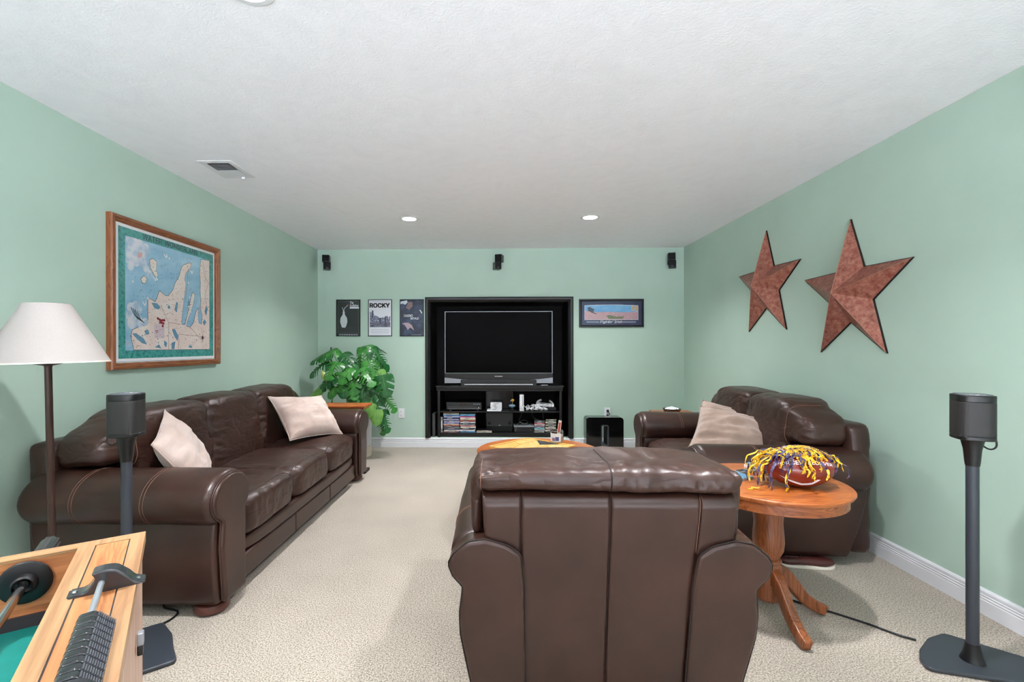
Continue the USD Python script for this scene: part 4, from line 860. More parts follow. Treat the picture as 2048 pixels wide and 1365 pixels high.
# ------------------------------------------------------------------ disc cases, one by one
def case_mat(rgb): return plain('case_%d_%d_%d' % tuple(rgb), rgb, .3)
ORD = ['top', 'second', 'third', 'fourth', 'fifth', 'sixth', 'seventh', 'eighth', 'ninth', 'tenth', 'eleventh', 'twelfth', 'thirteenth', 'fourteenth', 'fifteenth', 'sixteenth', 'seventeenth', 'bottom']
def cname(c):
    r, g, b = c; mx, mn = max(c), min(c)
    if mx - mn < 26: return 'white' if mx > 190 else 'grey' if mx > 90 else 'dark'
    if b == mx: return ('lavender' if r > g + 8 else 'light blue') if mx > 170 else 'blue'
    if r == mx: return ('pink' if b > g else 'cream' if g > 170 else 'orange' if g > 120 else 'red brown') if mx > 150 else 'brown'
    return 'green'
def stack(x, base, width, total, cols, thick, name, place, catg, grp, jit=.006, depth=.135, y=SY + .03):
    n = len(cols); th = [thick * (1.6 if k in () else 1) for k in range(n)]; sc = total / sum(th); z = base + total
    J = np.random.default_rng(int(x * 1000) % 997 + 5)
    for k, c in enumerate(cols):
        h = th[k] * sc; z -= h; dx, dy = J.uniform(-jit, jit), J.uniform(-jit, jit)
        w = width
        o = ORD[k] if k < n - 1 else 'bottom'
        t = thing(name, f'{cname(c)} {catg}, {o} one of {place}', catg, (x + dx, y + dy, z), group=grp)
        part(t, 'shell', rbox((-w / 2, .004, .0004), (w / 2, depth, h - .0004), .0012, 1), BLACK if sum(c) < 500 else case_mat(c))
        part(t, 'spine', rbox((-w / 2 + .001, 0, .0012), (w / 2 - .001, .006, h - .0012), .001, 1), case_mat(c))
        a = J.uniform(-w * .35, -w * .1); b = a + J.uniform(.2, .55) * w
        part(t, 'title_print', sharp((a, -.0004, h * .36), (b, .001, h * .64)), case_mat((40, 44, 60) if sum(c) > 380 else (214, 214, 220)))
C1 = [(190, 160, 96), (196, 214, 226), (70, 128, 186), (206, 210, 222), (84, 96, 160), (52, 56, 76), (190, 190, 214), (64, 62, 92), (184, 180, 206), (70, 84, 150), (206, 190, 186), (204, 128, 96), (66, 64, 72), (176, 176, 190), (58, 60, 78), (160, 164, 184), (222, 212, 212), (128, 76, 70)]
stack(wx(902), .172, .196, .246, C1, .0137, 'disc_case', 'the tall left stack on the lower shelf', 'dvd case', 'cases in the tall left stack')
C2 = [(150, 206, 226), (86, 160, 210), (206, 72, 128), (226, 196, 206), (206, 202, 178), (170, 120, 100), (160, 76, 66), (206, 224, 230), (40, 44, 54), (214, 214, 220), (186, 110, 110), (226, 220, 206), (44, 44, 48), (190, 190, 200), (230, 230, 232), (70, 140, 190)]
stack(wx(935), .172, .190, .232, C2, .0137, 'disc_case', 'the second tall stack on the lower shelf', 'dvd case', 'cases in the second tall stack')
stack(wx(968.5), .172, .188, .030, [(120, 108, 100), (206, 196, 180)], .0137, 'disc_case', 'the low pile of two on the lower shelf', 'dvd case', 'cases in the low pile')
C3 = [(60, 74, 76), (96, 100, 108), (190, 72, 84), (222, 214, 216), (150, 120, 128), (92, 96, 100), (120, 190, 206), (206, 206, 210), (110, 112, 110), (150, 152, 146)]
stack(wx(1080.5), .172, .128, .150, C3, .0105, 'cd_case', 'the left stack of cds on the lower shelf', 'cd case', 'cds in the left stack', .008, .12)
C4 = [(120, 122, 104), (84, 86, 76), (196, 196, 180), (70, 70, 66), (150, 152, 136), (60, 62, 58), (206, 200, 186), (110, 74, 72), (210, 206, 196), (48, 48, 50)]
stack(wx(1102.5), .172, .132, .168, C4, .0115, 'cd_case', 'the right stack of cds on the lower shelf', 'cd case', 'cds in the right stack', .006, .12)
W6 = [(226, 228, 232)] * 5
stack(wx(992.5), .452, .142, .088, W6, .0137, 'game_case', 'the white pile on the upper shelf', 'game case', 'white game cases on the upper shelf', .004, .16)
t = thing('game_case', 'white game case sticking out at the foot of the white pile on the upper shelf', 'game case', (wx(988.5), SY + .02, .438)); part(t, 'shell', rbox((-.088, 0, 0), (.088, .16, .0138), .0015), WHITE)
t = thing('disc_case', 'grey dvd case standing upright at the left end of the lower shelf', 'dvd case', (wx(882.5), SY + .03, .172))
part(t, 'shell', rbox((-.013, .004, 0), (.013, .135, .195), .002), BLACK); part(t, 'spine', rbox((-.012, 0, .002), (.012, .006, .193), .001), case_mat((120, 122, 122))); part(t, 'title_print', sharp((-.005, -.0006, .05), (.005, .001, .15)), PAPER)
# figurine
t = thing('figurine', 'small figurine with blue grey bowl body and a yellow flower on a stem', 'figurine', (wx(1025), SY + .08, .438))
part(t, 'base', lathe([(0, 0), (.052, 0), (.054, .006), (.03, .012), (.014, .03), (.012, .04), (0, .04)], 24), BLACK, 40)
part(t, 'bowl', lathe([(0, .038), (.02, .04), (.04, .052), (.043, .062), (.034, .074), (.016, .08), (0, .08)], 24), plain('bowl_blue', (130, 160, 182), .25, coat=.4), 50)
part(t, 'stem', tube(smooth_path([(0, 0, .078), (.006, 0, .10), (.008, 0, .122)]), .0022, 6), plain('stem_gold', (176, 138, 60), .4))
pet = [T(affinity_m, (.008 + .014 * math.cos(a), 0, .13 + .010 * math.sin(a))) for a in np.linspace(0, 2 * math.pi, 7)[:-1] for affinity_m in [trimesh.creation.icosphere(1, .0085)]]
part(t, 'flower', cat(pet + [T(trimesh.creation.icosphere(1, .011), (.008, -.004, .13))]), plain('flower_yellow', (206, 162, 60), .5), 60)
part(t, 'leaf', T(trimesh.creation.icosphere(1, .009), (-.016, 0, .122)), plain('figurine_grey', (120, 118, 112), .5), 60)
# white console on its stand
t = thing('game_console', 'slim white game console standing upright on the upper shelf', 'game console', (wx(1044.5), SY + .03, .438))
part(t, 'stand', rbox((-.028, -.005, 0), (.028, .17, .04), .004), plain('console_grey', (196, 200, 204), .4)); part(t, 'body', rbox((-.027, 0, .042), (.025, .16, .205), .004), WHITE)
part(t, 'slot', rbox((.008, -.0012, .06), (.0125, .002, .19), .0008), plain('slot_dark', (40, 42, 46), .4)); part(t, 'button', cyl((-.012, -.002, .058), (-.012, .002, .058), .004, 10), SILVER)
# controllers
for i, (x, y, z, rr, lab) in enumerate(((1057, .05, .018, .018, 'leftmost of the row'), (1066, .03, .022, .021, 'second of the row'), (1075, .04, .024, .022, 'third of the row'), (1083, .035, .022, .021, 'fourth of the row'), (1091, .04, .02, .019, 'rightmost of the row'), (1070, .06, .058, .018, 'lying on top of the row'))):
    t = thing('game_remote', f'white game remote seen end on beside the console, {lab}', 'game remote', (wx(x), SY + y, .438 + z), group='white game remotes')
    b = T(sup(rr * 2, .15, rr * 2 * .94, 3.2, 8), (0, .075, 0), rz=(i - 2) * 5); part(t, 'body', b, WHITE, 60)
    part(t, 'socket', rbox((-rr * .5, -.003, -rr * .1), (rr * .5, .004, rr * .45), .002), plain('socket_dark', (52, 60, 72), .4) if i % 2 else plain('socket_blue', (126, 150, 160), .4))
t = thing('white_cord', 'tangle of white thin cord beside the console on the upper shelf', 'cord', (wx(1058), SY + .02, .445))
J = np.random.default_rng(4)
part(t, 'cable', tube(smooth_path(np.c_[np.linspace(-.05, .12, 16) + J.normal(0, .02, 16), J.uniform(0, .05, 16), J.uniform(.0, .075, 16)], 6), .0028, 6), WHITE)
t = thing('wheel_controller', 'white open topped game steering wheel leaning on the remotes', 'game wheel', (wx(1092), SY + .12, .452), lean=(-24, 6, 0))
a = np.radians(np.linspace(118, 422, 50)); ring = np.stack([.103 * np.cos(a), np.zeros(50), .062 + .062 * np.sin(a)], 1)
part(t, 'rim', tube(ring, .0135, 10), WHITE, 60); part(t, 'hub', rbox((-.088, -.012, .03), (.088, .012, .086), .012, 3), plain('wheel_grey', (206, 208, 210), .4))
for z in (.042, .058, .074): part(t, 'groove', rbox((-.06, -.0135, z), (.05, -.011, z + .006), .001), plain('wheel_slot', (110, 114, 120), .5))
t = thing('small_receiver', 'low black box with cables at the right end of the upper shelf', 'box', (wx(1106), SY + .06, .438)); part(t, 'case', rbox((-.05, 0, .004), (.05, .13, .044), .004), BLACK); part(t, 'lid_edge', rbox((-.048, -.002, .038), (.048, .002, .041), .001), CHAR)
# centre speaker
t = thing('centre_speaker', 'dark box loudspeaker with two round cones in the middle of the lower shelf', 'speaker', (wx(999.5), SY + .10, .172))
part(t, 'case', rbox((-.165, 0, 0), (.165, .15, .235), .005), plain('speaker_case', (26, 30, 34), .4)); part(t, 'lower_panel', rbox((-.16, -.004, .005), (.16, .001, .07), .002), MATTE)
for x in (-.128, .128): part(t, 'cone', T(lathe([(0, .004), (.012, .002), (.03, -.004), (.034, -.004), (.034, .004)], 20), (x, -.001, .105), rx=90), MATTE, 40)
part(t, 'badge', rbox((-.012, -.006, .076), (.012, -.002, .084), .001), SILVER)
# cable box
t = thing('cable_box', 'black receiver with a thin silver front edge on the lower shelf', 'receiver', (wx(1049), SY + .05, .172))
part(t, 'case', rbox((-.125, .004, .0), (.125, .25, .066), .004), BLACK); part(t, 'front_edge', rbox((-.127, -.002, .066), (.127, .2, .084), .003), SILVER); part(t, 'knob', cyl((.08, -.002, .03), (.08, .006, .03), .01, 14), CHAR)
for i, (pts, lab) in enumerate((([(1046, .2, .42), (1043, .14, .36), (1040, .10, .30), (1052, .06, .275), (1057, .10, .30), (1048, .14, .31), (1036, .06, .27), (1032, .03, .19)], 'grey cord looping above the cable box'), ([(1066, .2, .42), (1068, .12, .36), (1074, .08, .33), (1080, .10, .326)], 'grey cord hanging above the left cd stack'), ([(1089, .2, .42), (1089, .16, .36), (1090, .15, .32)], 'thin cord hanging behind the cd stacks'))):
    c = thing('hanging_cord', lab, 'cord', (0, SY, 0)); part(c, 'cable', tube(smooth_path([(wx(x), y, z) for x, y, z in pts]), .0026, 6), plain('cord_grey', (120, 124, 128), .5))

# ------------------------------------------------------------------ subwoofer
t = thing('subwoofer', 'glossy black subwoofer with a tall slot, on the carpet by the right outlet', 'speaker', (1.195, 5.38, 0))
ow, oh, od = .42, .415, .17
oc = sbox(-ow / 2, .015, ow / 2, .015 + oh).buffer(-.035).buffer(.035, quad_segs=8); sl = sbox(-.043, .105, .043, .345).buffer(-.018).buffer(.018, quad_segs=6)
body = flat(oc.difference(sl), -od / 2, od); part(t, 'body', body, GLOSS, 30)
rim = flat(sl.difference(sl.buffer(-.014)), -od / 2 + .006, od - .002); part(t, 'slot_rim', rim, plain('slot_rim', (58, 62, 68), .35), 30)
part(t, 'inner_wall', sharp((.018, -od / 2 + .02, .12), (.029, od / 2 - .01, .33)), MATTE)
for x in (-.15, .15): part(t, 'foot', rbox((x - .03, -.06, 0), (x + .03, .06, .017), .005), BLACK)
# ================================================================== loudspeakers on stands
def stand(label, pole, plate, lean=None, yaw=0):
    px_, py_ = pole
    t = thing('speaker_stand', label, 'speaker stand', (px_, py_, 0))
    pl = Polygon([(a - px_, b - py_) for a, b in smooth_closed(plate)])
    part(t, 'base_plate', T(soft_extrude(pl, .016, r=.006, step=.012), (0, 0, .002)), CHAR, 45)
    part(t, 'pole', lathe([(0, .015), (.0195, .015), (.0195, .82), (0, .82)], 28), CHAR, 40)
    part(t, 'base_collar', lathe([(.038, .017), (.036, .024), (.028, .045), (.0235, .075), (.022, .085), (.019, .085), (.019, .017)], 28), BLACK, 40)
    part(t, 'top_collar', lathe([(.021, .775), (.023, .79), (.027, .84), (.034, .872), (.037, .878), (0, .878), (0, .775)], 28), BLACK, 40)
    part(t, 'cord', tube(smooth_path([(.022 * math.cos(math.radians(yaw)), .022 * math.sin(math.radians(yaw)), .86), (.05 * math.cos(math.radians(yaw)), .05 * math.sin(math.radians(yaw)), .842), (.07 * math.cos(math.radians(yaw)), .07 * math.sin(math.radians(yaw)), .855), (.066 * math.cos(math.radians(yaw)), .066 * math.sin(math.radians(yaw)), .9)]), .003, 6), BLACK)
    return t
def smooth_closed(p, r=.02):
    q = Polygon(p).buffer(-r).buffer(r, quad_segs=8); return np.array(q.exterior.coords)[:-1]
def speaker(label, c, rz, s=1.0):
    t = thing('loudspeaker', label, 'speaker', (c[0], c[1], c[2]), rotz=rz)
    def sq(h, a, b, e=3.6, ins=0):
        k = np.linspace(0, 2 * math.pi, 49)[:-1]; w = .0575 * s - ins
        P = np.stack([w * np.sign(np.cos(k)) * np.abs(np.cos(k)) ** (2 / e), w * np.sign(np.sin(k)) * np.abs(np.sin(k)) ** (2 / e)], 1); return T(soft_extrude(P, b - a, r=.003, step=.01), (0, 0, a))
    part(t, 'bottom_band', sq(0, 0, .016), BLACK, 40); part(t, 'grille', sq(0, .015, .147), GRILLE, 40); part(t, 'top_band', sq(0, .146, .172), BLACK, 40)
    part(t, 'top_panel', sq(0, .1715, .1735, ins=.008), plain('speaker_top', (96, 98, 106), .25), 40)
    for k in (-1, 0, 1): part(t, 'button', T(lathe([(0, .0015), (.006, .001), (.007, 0)], 12), (.018 * k, -.032, .173)), WHITE if k == 0 else plain('button_grey', (150, 152, 158), .4))
    part(t, 'rear_bracket', rbox((.052, -.010, .012), (.066, .010, .075), .003), BLACK)
stand('black speaker stand on the carpet by the right wall', (1.835, 1.845), [(1.888, 2.022), (1.79, 1.985), (1.69, 1.91), (1.644, 1.857), (1.622, 1.80), (1.829, 1.745), (1.97, 1.70), (2.06, 1.76), (2.075, 1.86)], yaw=-20)
speaker('small dark loudspeaker on the stand by the right wall', (1.835, 1.845, .8785), -20, 1.0)
stand('black speaker stand behind the foosball table, in front of the sofa arm', (-1.52, 1.855), [(-1.498, 2.03), (-1.40, 1.95), (-1.338, 1.869), (-1.262, 1.785), (-1.45, 1.64), (-1.66, 1.72), (-1.70, 1.87)], yaw=190)
speaker('small dark loudspeaker on the stand in front of the long sofa', (-1.52, 1.855, .8785), 190, .97)
for pts, lab in (([(1.02, 2.50), (1.15, 2.44), (1.30, 2.40), (1.40, 2.30), (1.52, 2.20), (1.63, 2.10), (1.70, 2.02), (1.744, 1.986)], 'black cord running over the carpet from the round side table to the right speaker stand'), ([(-1.64, 2.3), (-1.60, 2.17), (-1.505, 2.13), (-1.49, 2.07), (-1.51, 2.02)], 'short black cord on the carpet between the long sofa and the left speaker stand')):
    single('black_cord', tube(smooth_path([(a, b, .006) for a, b in pts]), .0045, 8), BLACK, lab, 'cord', smooth=60)
t = thing('shoe', 'brown shoe with a pale sole tucked under the near end of the loveseat', 'shoe', (1.715, 2.655, 0), rotz=-4)
so = Polygon(np.vstack([arc(-.085, .0, .045, .034, 90, 270, 10), arc(.09, -.004, .06, .048, -90, 90, 14)])).buffer(.004)
part(t, 'sole', T(soft_extrude(so, .016, r=.004, step=.012), (0, 0, .001)), plain('sole_pale', (222, 214, 202), .6), 40)
up_s = [Manifold.sphere(r, 20).scale((1.35, 1, .62)).translate((x, y, .030)) for x, y, r in ((-.088, 0, .036), (0, -.002, .034), (.085, -.004, .044), (.115, -.004, .032))]
up_m = Manifold.batch_hull(up_s[:2]) + Manifold.batch_hull(up_s[1:]); up_m = up_m ^ mbox((-.2, -.1, .014), (.2, .1, .051)); part(t, 'upper', lap(tm((up_m - mbox((-.10, -.018, .036), (-.02, .018, .2))).refine_to_length(.008)), 3), plain('shoe_brown', (74, 36, 34), .3), 50)
# ------------------------------------------------------------------ floor lamp
t = thing('floor_lamp', 'floor lamp with white cone shade and thin brown pole, at the left edge', 'floor lamp', (-1.828, 1.862, 0), lean=(0, -1.2, 0))
part(t, 'base', lathe([(0, 0), (.13, 0), (.135, .008), (.12, .02), (.03, .034), (.014, .05), (0, .05)], 40), BRONZE, 40)
part(t, 'pole', lathe([(0, .03), (.013, .03), (.0125, 1.17), (0, 1.17)], 20), BRONZE, 40)
part(t, 'socket_cup', lathe([(.012, 1.155), (.014, 1.165), (.045, 1.172), (.05, 1.178), (.05, 1.18), (0, 1.18)], 28), BRONZE, 40)
part(t, 'shade', lathe([(.198, 1.178), (.1975, 1.176), (.2, 1.176), (.201, 1.18), (.0765, 1.418), (.0745, 1.418), (.198, 1.182), (.198, 1.178)], 56), LINEN, 50)
part(t, 'shade_ring', lathe([(.2005, 1.1755), (.2025, 1.1755), (.2025, 1.1815), (.2005, 1.1815), (.2005, 1.1755)], 56), plain('shade_tape', (232, 222, 212), .8), 30)
part(t, 'spider', cat([cyl((0, 0, 1.18), (0, 0, 1.405), .003, 8)] + [cyl((0, 0, 1.405), (.076 * math.cos(a), .076 * math.sin(a), 1.414), .0022, 6) for a in (0, 2.1, 4.2)]), BRONZE)
part(t, 'bulb', lathe([(0, 1.19), (.013, 1.19), (.014, 1.21), (.028, 1.25), (.03, 1.27), (.022, 1.29), (0, 1.30)], 20), WHITE, 50)

# ------------------------------------------------------------------ tables
def ring_top(r, edge, n=64, z=0):
    return lathe([(0, z - .022)] + [(r * a, z + b) for a, b in edge] + [(0, z)], n)
TOPE = [(.955, -.022), (.97, -.021), (.985, -.017), (.99, -.011), (1.0, -.009), (1.0, -.004), (.992, -.001), (.94, 0), (.935, -.0012), (.93, 0)]
t = thing('side_table', 'round honey oak pedestal side table beside the armchair, with the football on it', 'table', (1.235, 2.165, 0))
zt = .622
part(t, 'tabletop', ring_top(.322, TOPE, z=zt), OAK_X, 25)
part(t, 'apron', lathe([(.265, zt - .022), (.300, zt - .022), (.300, zt - .064), (.294, zt - .068), (.265, zt - .068), (.265, zt - .022)], 64), OAKAP, 25)
part(t, 'pedestal', lathe([(0, zt - .03), (.066, zt - .05), (.066, zt - .09), (.063, .47), (.060, .43), (.064, .38), (.066, .345), (.062, .31), (.050, .283), (.043, .272), (.052, .266), (.054, .258), (.046, .25), (.049, .244), (.052, .236), (.045, .228), (.050, .215), (.055, .2), (.055, .09), (.048, .08), (0, .08)], 40), OAK_Z, 30)
for k in range(4):
    a = math.radians(-88 + 90 * k)
    cen = smooth_path([(.035, .20), (.075, .185), (.115, .14), (.16, .085), (.215, .045), (.262, .024)], 6); wv = np.interp(np.arange(len(cen)) / (len(cen) - 1), [0, .3, .7, 1], [.042, .03, .026, .024])
    tgv = np.gradient(cen, axis=0); tgv /= np.linalg.norm(tgv, axis=1, keepdims=True); nv = np.stack([-tgv[:, 1], tgv[:, 0]], 1)
    pol = Polygon(np.vstack([cen + nv * wv[:, None], (cen - nv * wv[:, None])[::-1]])).buffer(0).intersection(sbox(0, 0, 1, 1))
    m = soft_extrude(pol if isinstance(pol, Polygon) else max(pol.geoms, key=lambda g: g.area), .042, r=.010, step=.014)
    m = perm(m, [(1, 0, 0), (0, 0, 1), (0, 1, 0)], (0, -.021, 0)); m.apply_transform(trimesh.transformations.rotation_matrix(a, [0, 0, 1])); part(t, 'leg', m, OAK_Z, 40)
# things on the side table
def quad_thing(name, label, catg, pts, z, th, mat, side, prn=None):
    c = np.mean(pts, 0); t = thing(name, label, catg, (c[0], c[1], z)); p = Polygon(np.array(pts) - c)
    if not p.exterior.is_ccw: p = Polygon(np.array(pts)[::-1] - c)
    part(t, 'case', soft_extrude(p, th, r=.001, step=.02, steps=2), side, 30); part(t, 'cover_print', T(extr(p.buffer(-.004), .0006), (0, 0, th)), mat, False)
    if prn: part(t, 'print_patch', cat(T(extr(affinity.translate(affinity.scale(p, a, b, origin=(0, 0)), u, v), .0004), (0, 0, th + .0007)) for a, b, u, v in prn), PAPER, False)
quad_thing('disc_case', 'blue dvd case on the side table, behind the football', 'dvd case', [(1.283, 2.47), (1.35, 2.50), (1.42, 2.47), (1.352, 2.37), (1.22, 2.40)][:0] or [(1.245, 2.40), (1.30, 2.455), (1.40, 2.40), (1.33, 2.335)], zt, .013, noisy('cover_blue', [(.35, (48, 98, 136)), (.55, (96, 150, 184)), (.7, (190, 210, 220))], scale=(24, 24, 24), rough=.25), WHITE, [(.3, .2, .01, .02), (.5, .08, -.01, -.03)])
quad_thing('disc_case', 'blue dvd case at the side table edge, partly hidden by the armchair', 'dvd case', [(1.06, 2.23), (1.15, 2.26), (1.18, 2.18), (1.09, 2.14)], zt, .012, plain('cover_sky', (90, 142, 178), .25), plain('case_grey', (150, 152, 156), .4))
t = thing('remote_control', 'grey remote control lying on the side table left of the football', 'remote', (1.205, 2.30, zt), rotz=27)
part(t, 'body', rbox((-.075, -.02, 0), (.075, .02, .014), .005), plain('remote_grey', (120, 124, 128), .4))
for i in range(8): part(t, 'button', rbox((-.06 + .014 * (i // 2), -.012 + .014 * (i % 2), .013), (-.052 + .014 * (i // 2), -.003 + .014 * (i % 2), .0155), .001), BLACK)
part(t, 'display', rbox((.02, -.014, .0135), (.06, .014, .0145), .0005), GLOSS)
# football
FBX, FBY, FBR, FBL = 1.315, 2.07, .084, .148
t = thing('football', 'glossy brown football with white lettering on the side table', 'football', (FBX, FBY, zt + FBR), rotz=-6)
def fr(x): return FBR * np.clip(1 - (np.abs(x) / FBL) ** 1.9, 0, 1) ** .62
xs = np.sin(np.linspace(-math.pi / 2, math.pi / 2, 41)) * FBL
fb = lathe(np.stack([fr(xs), xs], 1), 40); fb.apply_transform(trimesh.transformations.rotation_matrix(math.pi / 2, [0, 1, 0]))
part(t, 'ball', fb, noisy('ball_leather', [(.3, (104, 26, 18)), (.7, (132, 40, 26))], scale=(8, 8, 8), rough=.22, coat=.5, bscale=500, bstr=.25, bdist=.001), 60)
def wrap(m, rr=.0006):          # a flat print in xz laid on the ball's -y side; z is arc length from the equator
    v = np.array(m.vertices); R_ = fr(v[:, 0]); a = v[:, 2] / FBR; d = R_ + rr + (-v[:, 1])
    m.vertices = np.stack([v[:, 0], -d * np.cos(a), d * np.sin(a)], 1); return m
txt = flat_text('FORCE - RECOVER', .0165, -.115, .034, 0, th=.0005, bold=True, width=.225); txt = txt.subdivide_to_size(.006)
part(t, 'lettering', wrap(txt), PAPER, False)
band = Polygon([(-.105, -.035), (-.07, -.055), (-.02, -.068), (.02, -.06), (.05, -.035), (.035, -.032), (.015, -.048), (-.02, -.056), (-.07, -.046)])
part(t, 'white_stripe', wrap(flat(band.segmentize(.006), 0, .0005).subdivide_to_size(.008)), PAPER, False)
# pom-pom draped over it
t = thing('pom_pom', 'yellow and navy streamer pom-pom draped over the football', 'pom-pom', (FBX, FBY + .012, zt))
J = np.random.default_rng(12)
def strand(k):
    th = J.uniform(0, 2 * math.pi); R1 = J.uniform(.05, .135) if k % 3 else J.uniform(.02, .08)
    if math.sin(th) < 0 and k % 4: R1 *= .62
    dx, dy = math.cos(th) * 1.12, math.sin(th) * .80
    s0 = np.array([J.normal(0, .035), J.normal(0, .025)])
    top = .138 + J.normal(0, .008); drop = (.05 if dx < -.6 else 0) + J.uniform(.02, .11) * (1.0 if abs(dx) > .7 or dy > 0 else .75) * (R1 / .13)
    p = []
    n = 12
    for i in range(n):
        u = i / (n - 1); r = R1 * min(1, u * 1.5); z = top - .02 * (r / .16) ** 2 - drop * max(0, u - .45) / .55 + .006 * math.sin(i * 2.1 + k)
        x, y = s0[0] + dx * r, s0[1] + dy * r
        bx = abs(x) / FBL
        if bx < 1:
            h = float(fr(np.array([x]))[0]); yy = y + .012
            if abs(yy) < h: z = max(z, FBR + math.sqrt(h * h - yy * yy) + .004 + .002 * (k % 4))
            elif z < FBR * 2 and abs(yy) < h + .012: y = math.copysign(h + .012, yy) - .012
        p.append((x + J.normal(0, .003), y + J.normal(0, .003), max(z, .006)))
    p = smooth_path(p, 3); w = J.uniform(.0028, .0052); tw = J.uniform(0, 6); V = []; F = []
    tg = np.gradient(p, axis=0); sd = np.cross(tg, [0, 0, 1.0]); sd /= np.maximum(np.linalg.norm(sd, axis=1, keepdims=True), 1e-6); up_ = np.cross(sd, tg); up_ /= np.maximum(np.linalg.norm(up_, axis=1, keepdims=True), 1e-6)
    a = np.sin(np.arange(len(p)) * .35 + tw) * .9; q = sd * np.cos(a)[:, None] + up_ * np.sin(a)[:, None]; nn = np.cross(q, tg); nn /= np.maximum(np.linalg.norm(nn, axis=1, keepdims=True), 1e-6)
    ww = w * np.r_[np.ones(len(p) - 3), .8, .6, .4]
    V = np.stack([p - q * ww[:, None] - nn * .0004, p + q * ww[:, None] - nn * .0004, p + q * ww[:, None] + nn * .0004, p - q * ww[:, None] + nn * .0004], 1).reshape(-1, 3)
    for i in range(len(p) - 1):
        for j in range(4):
            b = (j + 1) % 4; F += [[i * 4 + j, i * 4 + b, i * 4 + 4 + b], [i * 4 + j, i * 4 + 4 + b, i * 4 + 4 + j]]
    return trimesh.Trimesh(V, F, process=False)
part(t, 'yellow_streamers', cat(strand(k) for k in range(460)), noisy('streamer_yellow', [(.3, (226, 168, 24)), (.7, (246, 200, 50))], scale=(40, 40, 40), rough=.4), False, kind='stuff')
part(t, 'navy_streamers', cat(strand(k + 500) for k in range(300)), noisy('streamer_navy', [(.3, (44, 38, 70)), (.6, (76, 66, 110)), (.75, (170, 140, 120))], scale=(40, 40, 40), rough=.4), False, kind='stuff')
J = np.random.default_rng(13)
single('loose_streamer', tube(smooth_path([(1.125, 2.04, zt + .003), (1.11, 2.03, zt + .004), (1.095, 2.045, zt + .003), (1.085, 2.02, zt + .004), (1.07, 2.025, zt + .003)]), .003, 5), plain('streamer_loose', (232, 186, 60), .4), 'loose yellow streamer lying on the side table left of the football', 'streamer', smooth=60)
single('white_bead', T(trimesh.creation.icosphere(1, .006), (1.335, 2.62, .655)), WHITE, 'tiny white crumb on the loveseat arm above the side table', 'crumb') if False else None

# round coffee table behind the armchair
ct = .48
t = thing('coffee_table', 'low round honey oak coffee table behind the armchair', 'table', (.285, 3.41, 0))
part(t, 'tabletop', ring_top(.452, TOPE, z=ct), OAK_X, 25)
part(t, 'apron', lathe([(.37, ct - .022), (.41, ct - .022), (.41, ct - .07), (.37, ct - .07), (.37, ct - .022)], 64), OAKAP, 25)
part(t, 'pedestal', lathe([(0, ct - .03), (.08, ct - .05), (.075, .36), (.085, .26), (.06, .2), (.07, .17), (.07, .09), (0, .08)], 36), OAK_Z, 30)
for k in range(4):
    m = soft_extrude(Polygon([(.04, .18), (.12, .16), (.22, .07), (.32, .045), (.33, 0.004), (.29, .004), (.2, .03), (.1, .08), (.04, .09)]), .05, r=.01, step=.015)
    m = perm(m, [(1, 0, 0), (0, 0, 1), (0, 1, 0)], (0, -.025, 0)); m.apply_transform(trimesh.transformations.rotation_matrix(math.radians(45 + 90 * k), [0, 0, 1])); part(t, 'leg', m, OAK_Z, 40)
# wooden tray puzzle
t = thing('wooden_board', 'large kite shaped wooden board with a black triangle, on the coffee table', 'board', (0, 0, ct))
GOLD = wood('gold_board', (236, 186, 104), (224, 168, 84), (186, 126, 56), 'x', rough=.45, wav=6)
GOLD2 = wood('gold_board_pale', (238, 192, 120), (228, 176, 100), (196, 140, 70), 'y', rough=.45, wav=6)
ap, lf, rt, bt = (.226, 3.80), (-.084, 3.475), (.574, 3.52), (.27, 3.17)
kite = Polygon([ap, lf, bt, rt]); fr_ = kite.difference(kite.buffer(-.022, join_style=2))
part(t, 'backing', extr(kite, .008), GOLD2, False); part(t, 'rim', T(extr(fr_, .007), (0, 0, .008)), GOLD, 25)
inn = kite.buffer(-.0235, join_style=2)
pcs = [Polygon([(.10, 3.76), (.21, 3.80), (.30, 3.71), (.16, 3.55), (.13, 3.60)]), Polygon([(-.1, 3.4), (-.1, 3.72), (.115, 3.72), (.125, 3.60), (.155, 3.545), (.05, 3.3)]), Polygon([(.294, 3.723), (.455, 3.561), (.306, 3.546)]), Polygon([(.46, 3.62), (.6, 3.6), (.6, 3.4), (.47, 3.4), (.46, 3.55)]), Polygon([(.16, 3.545), (.30, 3.705), (.30, 3.54), (.46, 3.552), (.46, 3.2), (.05, 3.2), (.06, 3.3)])]
for k, q in enumerate(pcs):
    q = q.intersection(inn).buffer(-.002)
    if q.area > 1e-4: part(t, 'inlay_piece', T(extr(q, .004), (0, 0, .0082)), plain('inlay_black', (38, 42, 48), .5) if k == 2 else (GOLD if k % 2 else GOLD2), False)
J = np.random.default_rng(8)
part(t, 'scribbles', cat(T(extr(LineString([(.0 + .019 * k, 3.55 + .004 * (k % 3)), (.012 + .019 * k, 3.553 + .004 * ((k + 1) % 3))]).buffer(.0016), .0004), (0, 0, .0123)) for k in range(8)) if False else cat(T(extr(LineString([(a + J.uniform(-.004, .004), b), (a + .012, b + J.uniform(-.006, .006))]).buffer(.0016), .0004), (0, 0, .0123)) for a, b in [(.02 + .014 * i, 3.60) for i in range(6)] + [(-.02 + .016 * i, 3.53) for i in range(9)] + [(.17 + .016 * i, 3.70) for i in range(6)]), plain('scribble', (120, 84, 44), .6), False)
